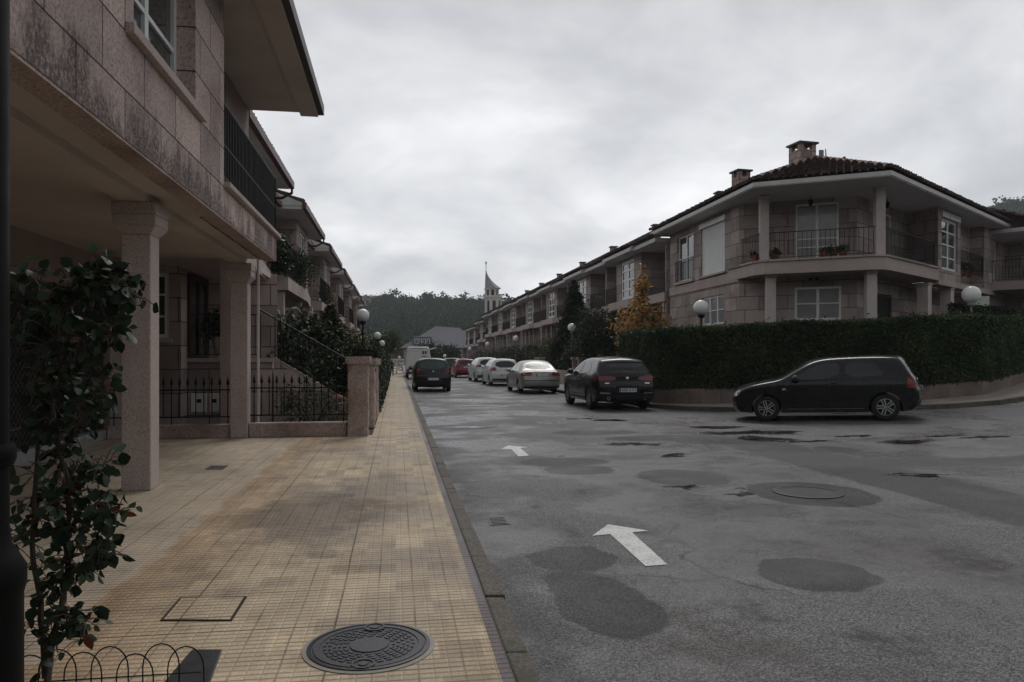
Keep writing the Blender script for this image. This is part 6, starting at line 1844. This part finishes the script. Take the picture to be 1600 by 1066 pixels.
me = bpy.data.meshes.new_from_object(po.evaluated_get(bpy.context.evaluated_depsgraph_get()))
bpy.data.objects.remove(po)
k = N('dark_clothing_and_skin'); oc = k.obj(); sz = k.n('ShaderNodeSeparateXYZ', None, i0=oc).outputs[2]
cl_ = k.ramp(k.math('DIVIDE', sz, hgt), [(0, (.02, .02, .02)), (.06, (.10, .09, .085)), (.45, (.10, .09, .085)), (.47, (.015, .015, .017)), (.85, (.016, .015, .017)), (.88, (.30, .19, .14)), (1.0, (.30, .19, .14))], 'CONSTANT')
me.materials.clear(); me.materials.append(k.out(cl_, .85))
me.polygons.foreach_set('use_smooth', [True] * len(me.polygons)); me.name = 'person'
po = bpy.data.objects.new('person', me); C.objects.link(po); po.location = (px_, py_, .12)
props(po, 'small dark-clothed figure standing at the far end of the left pavement beside the pale gate', 'person')
mb = MB(); mb.ball((px_, py_ + .015, .12 + 1.655 * q), .088 * q, 12, 8); mb.build('hair', M['iron'], po, smooth=60)

# ================================================================== ironwork and covers in the pavement
def disc_cover():
    x, y = G(577, 1011, .12); R = .312; z = .1235
    t = thing('manhole_cover', 'round dark cast iron manhole cover in the tan pavement', 'manhole cover', (x, y, .12))
    MB().lathe([(R + .025, 0), (R + .025, .004), (R + .002, .006)], (x, y, .121), 48).build('mortar_ring', M['concrete'], t)
    mb = MB(); mb.lathe([(R, 0), (R, .009), (R - .018, .011), (R - .020, .006), (R - .028, .006), (R - .030, .010), (R - .06, .010), (R - .062, .006), (.10, .006), (.098, .011), (.002, .011)], (x, y, z), 56)
    for i, rr in enumerate((.125, .150, .175, .200, .225)):
        n = int(rr * 130)
        for j in range(n):
            w0 = 2 * pi * (j + .5 * (i % 2)) / n; hw = pi / n * .62
            q = [(x + a * cos(w_), y + a * sin(w_)) for a, w_ in ((rr - .008, w0 - hw), (rr + .008, w0 - hw), (rr + .008, w0 + hw), (rr - .008, w0 + hw))]
            mb.prism(q, z + .004, z + .0095)
    mb.build('cover', M['castiron'], t, smooth=25)
    for sg in (1, -1):
        MB().lathe([(.058, 0), (.058, .013), (.046, .013), (.044, .008), (.026, .008), (.024, .013), (.002, .013)], (x + .02 * sg, y + sg * .245, z + .001), 22).build('lifting_eye', M['castiron'], t, smooth=25)
disc_cover()
M['post'] = plain('black_post_paint', (.005, .005, .0055), .6, .2, 8, spec=.1)
c4 = [G(250, 971, .12), G(362, 971, .12), G(386, 933, .12), G(281, 935, .12)]
t = thing('inspection_hatch', 'square tiled inspection hatch with dark joint set in the pavement, left of the manhole cover', 'hatch', (*c4[0], .12))
def inset(q, d):
    c_ = np.mean(q, 0); return [tuple(np.array(p) + (c_ - np.array(p)) / np.linalg.norm(c_ - np.array(p)) * d) for p in q]
MB().prism(c4, .1203, .1262).build('joint', M['gap'], t)
MB().prism(inset(c4, .022), .1262, .1270).build('lid', M['pave'], t)
gr = [G(320, 734, .12), G(348, 734, .12), G(357, 728, .12), G(330, 728, .12)]
o = MB().prism(gr, .1203, .1245).build('floor_drain', M['gutter'], label='small dark floor drain in the porch paving between the pillars', cat='drain')
x, y = G(778, 814)
t = thing('road_drain', 'small sunken dark drain in the asphalt near the left kerb', 'drain', (x, y, 0))
MB().prism([(x - .10, y - .20), (x + .10, y - .17), (x + .10, y + .20), (x - .09, y + .18)], .001, .005).build('frame', M['castiron'], t)
mb = MB()
for i in range(5): mb.box(x - .075, x + .075, y - .15 + i * .065, y - .12 + i * .065, .005, .009)
mb.build('bars', M['gutter'], t)
x, y = G(1262, 770)
t = thing('road_manhole', 'round manhole lid sunk in the dark asphalt patch of the junction', 'manhole cover', (x, y, 0))
MB().lathe([(.40, 0), (.40, .008), (.36, .012), (.345, .012), (.34, .006), (.002, .008)], (x, y, gz(x, y) + .002), 40).build('lid', M['castiron'], t, smooth=30)

# ================================================================== foreground: lamp post, climbing shrub in its pit
t = thing('lamp_post', 'thick black lamp post with a wide base at the left edge, nearest the camera', 'lamp post', (-1.22, 2.36, .12))
bx, by = -1.205, 2.38
MB().lathe([(.135, 0), (.135, .06), (.118, .10), (.118, .80), (.126, .83), (.126, .88), (.105, .92), (.088, .95), (.082, 1.0), (.082, 4.6)], (bx, by, .12), 26).build('pole', M['post'], t, smooth=35)
MB().lathe([(.092, 0), (.10, .02), (.10, .045), (.092, .065)], (bx, by, 1.30), 26).build('collar', M['post'], t, smooth=35)

vx, vy = -1.62, 3.0
t = thing('climbing_shrub', 'leafy climbing shrub with some reddish leaves beside the black lamp post', 'shrub', (vx, vy, .12))
def at(u, v, Y):
    a = (u - CX) / FPX; D = Y / (CS - a * SN)
    return Vector((D * (SN + a * CS), Y, CAMZ + (HY - v) / FPX * D))
stems = [[(70, 1062, 2.95), (85, 990, 3.0), (105, 900, 3.05), (110, 800, 3.05), (95, 700, 3.05), (80, 600, 3.0), (90, 500, 3.0), (120, 440, 3.0)],
         [(72, 1060, 3.0), (60, 940, 3.05), (50, 820, 3.1), (60, 660, 3.1), (75, 540, 3.1), (60, 450, 3.1)],
         [(105, 900, 3.05), (130, 830, 3.0), (150, 790, 2.98), (185, 800, 2.95)], [(110, 800, 3.05), (140, 740, 3.05), (170, 720, 3.0)],
         [(80, 600, 3.0), (120, 540, 3.02), (160, 500, 3.0), (185, 520, 3.0)], [(90, 500, 3.0), (140, 450, 2.95), (175, 430, 2.95), (215, 465, 2.9)],
         [(95, 700, 3.05), (125, 660, 3.0), (150, 620, 2.98), (170, 585, 2.95)], [(85, 990, 3.0), (110, 965, 2.95), (135, 970, 2.9)], [(105, 900, 3.05), (150, 870, 2.95), (165, 850, 2.95)],
         [(60, 660, 3.1), (100, 620, 3.15), (130, 600, 3.15)], [(75, 540, 3.1), (45, 470, 3.05), (50, 420, 3.05)], [(50, 820, 3.1), (100, 760, 3.2), (120, 720, 3.2)], [(120, 440, 3.0), (150, 425, 2.95), (190, 440, 2.9)]]
mb = MB(); P = []; AX = []
for si, st in enumerate(stems):
    pts = [at(*p) for p in st]
    fine = []
    for a, b in zip(pts, pts[1:]):
        fine += [a + (b - a) * i / 4 + Vector(RNG.normal(size=3) * .006) for i in range(4)]
    fine.append(pts[-1])
    r0 = .013 if si < 2 else .006
    mb.tube(fine, [r0 * (1 - .75 * i / len(fine)) for i in range(len(fine))], 6)
    for i, p in enumerate(fine):
        low = p.z < .75
        m = (2 if low else 9) if si < 2 else 8
        for _ in range(m):
            dv = Vector(RNG.normal(size=3)); dv.normalize(); L_ = RNG.uniform(.03, .11 if si < 2 else .075)
            P.append(p + dv * L_); AX.append(dv * .6 + Vector((0, 0, -.5)))
            mb.tube([p, p + dv * L_ * .5 + Vector((0, 0, .008)), p + dv * L_], .0019, 3, False)
mb.build('stems', M['bark'], t)
AX = np.array([tuple(a) for a in AX]) + RNG.normal(size=(len(AX), 3)) * .5
ovleaves('leaves', np.array([tuple(p) for p in P]), .050, M['vine'], t, AX, np.clip(RNG.normal(.5, .25, len(P)), 0, 1))
# hooped border fence
t = thing('hoop_fence', 'low dark wire border fence of overlapping hoops at the bottom left', 'fence', (-1.4, 3.5, .12))
mb = MB()
for i in range(11):
    xa = -2.06 + i * .106; w_ = .152; zt = .335 + (.015 if i % 2 else 0) - (.02 if i == 8 else 0); yv = 3.5 + .008 * (i % 2)
    pts = [Vector((xa, yv, .12))] + [Vector((xa + w_ / 2 - w_ / 2 * cos(pi * j / 10), yv, zt - .10 + .10 * sin(pi * j / 10))) for j in range(11)] + [Vector((xa + w_, yv, .12))]
    mb.tube(pts, .0032, 5)
for z in (.17, .215): mb.tube([(-2.1, 3.504, z), (-.86, 3.504, z)], .003, 5)
mb.build('hoops', M['iron'], t)
P4 = [G(262, 1066, .12), G(335, 1066, .12), G(347, 1018, .12), G(300, 1018, .12)]
P4 = [(P4[0][0] - .02, P4[0][1] - .18), (P4[1][0] - .0, P4[1][1] - .18), P4[2], P4[3]]
t = thing('metal_plate', 'dark grey metal plate lying on the paving behind the hoop fence', 'plate', (*P4[0], .12))
MB().prism(P4, .121, .132).build('sheet', M['slate_dark'] if 'slate_dark' in M else M['castiron'], t, bevel=.004)
sheet('planting_pit', [(-2.2, 2.2), (-1.0, 2.2), (-1.0, 3.42), (-2.2, 3.42)], lambda x, y: .125 + .01 * sin(x * 9) * cos(y * 8), M['soil'], .25, **ST)
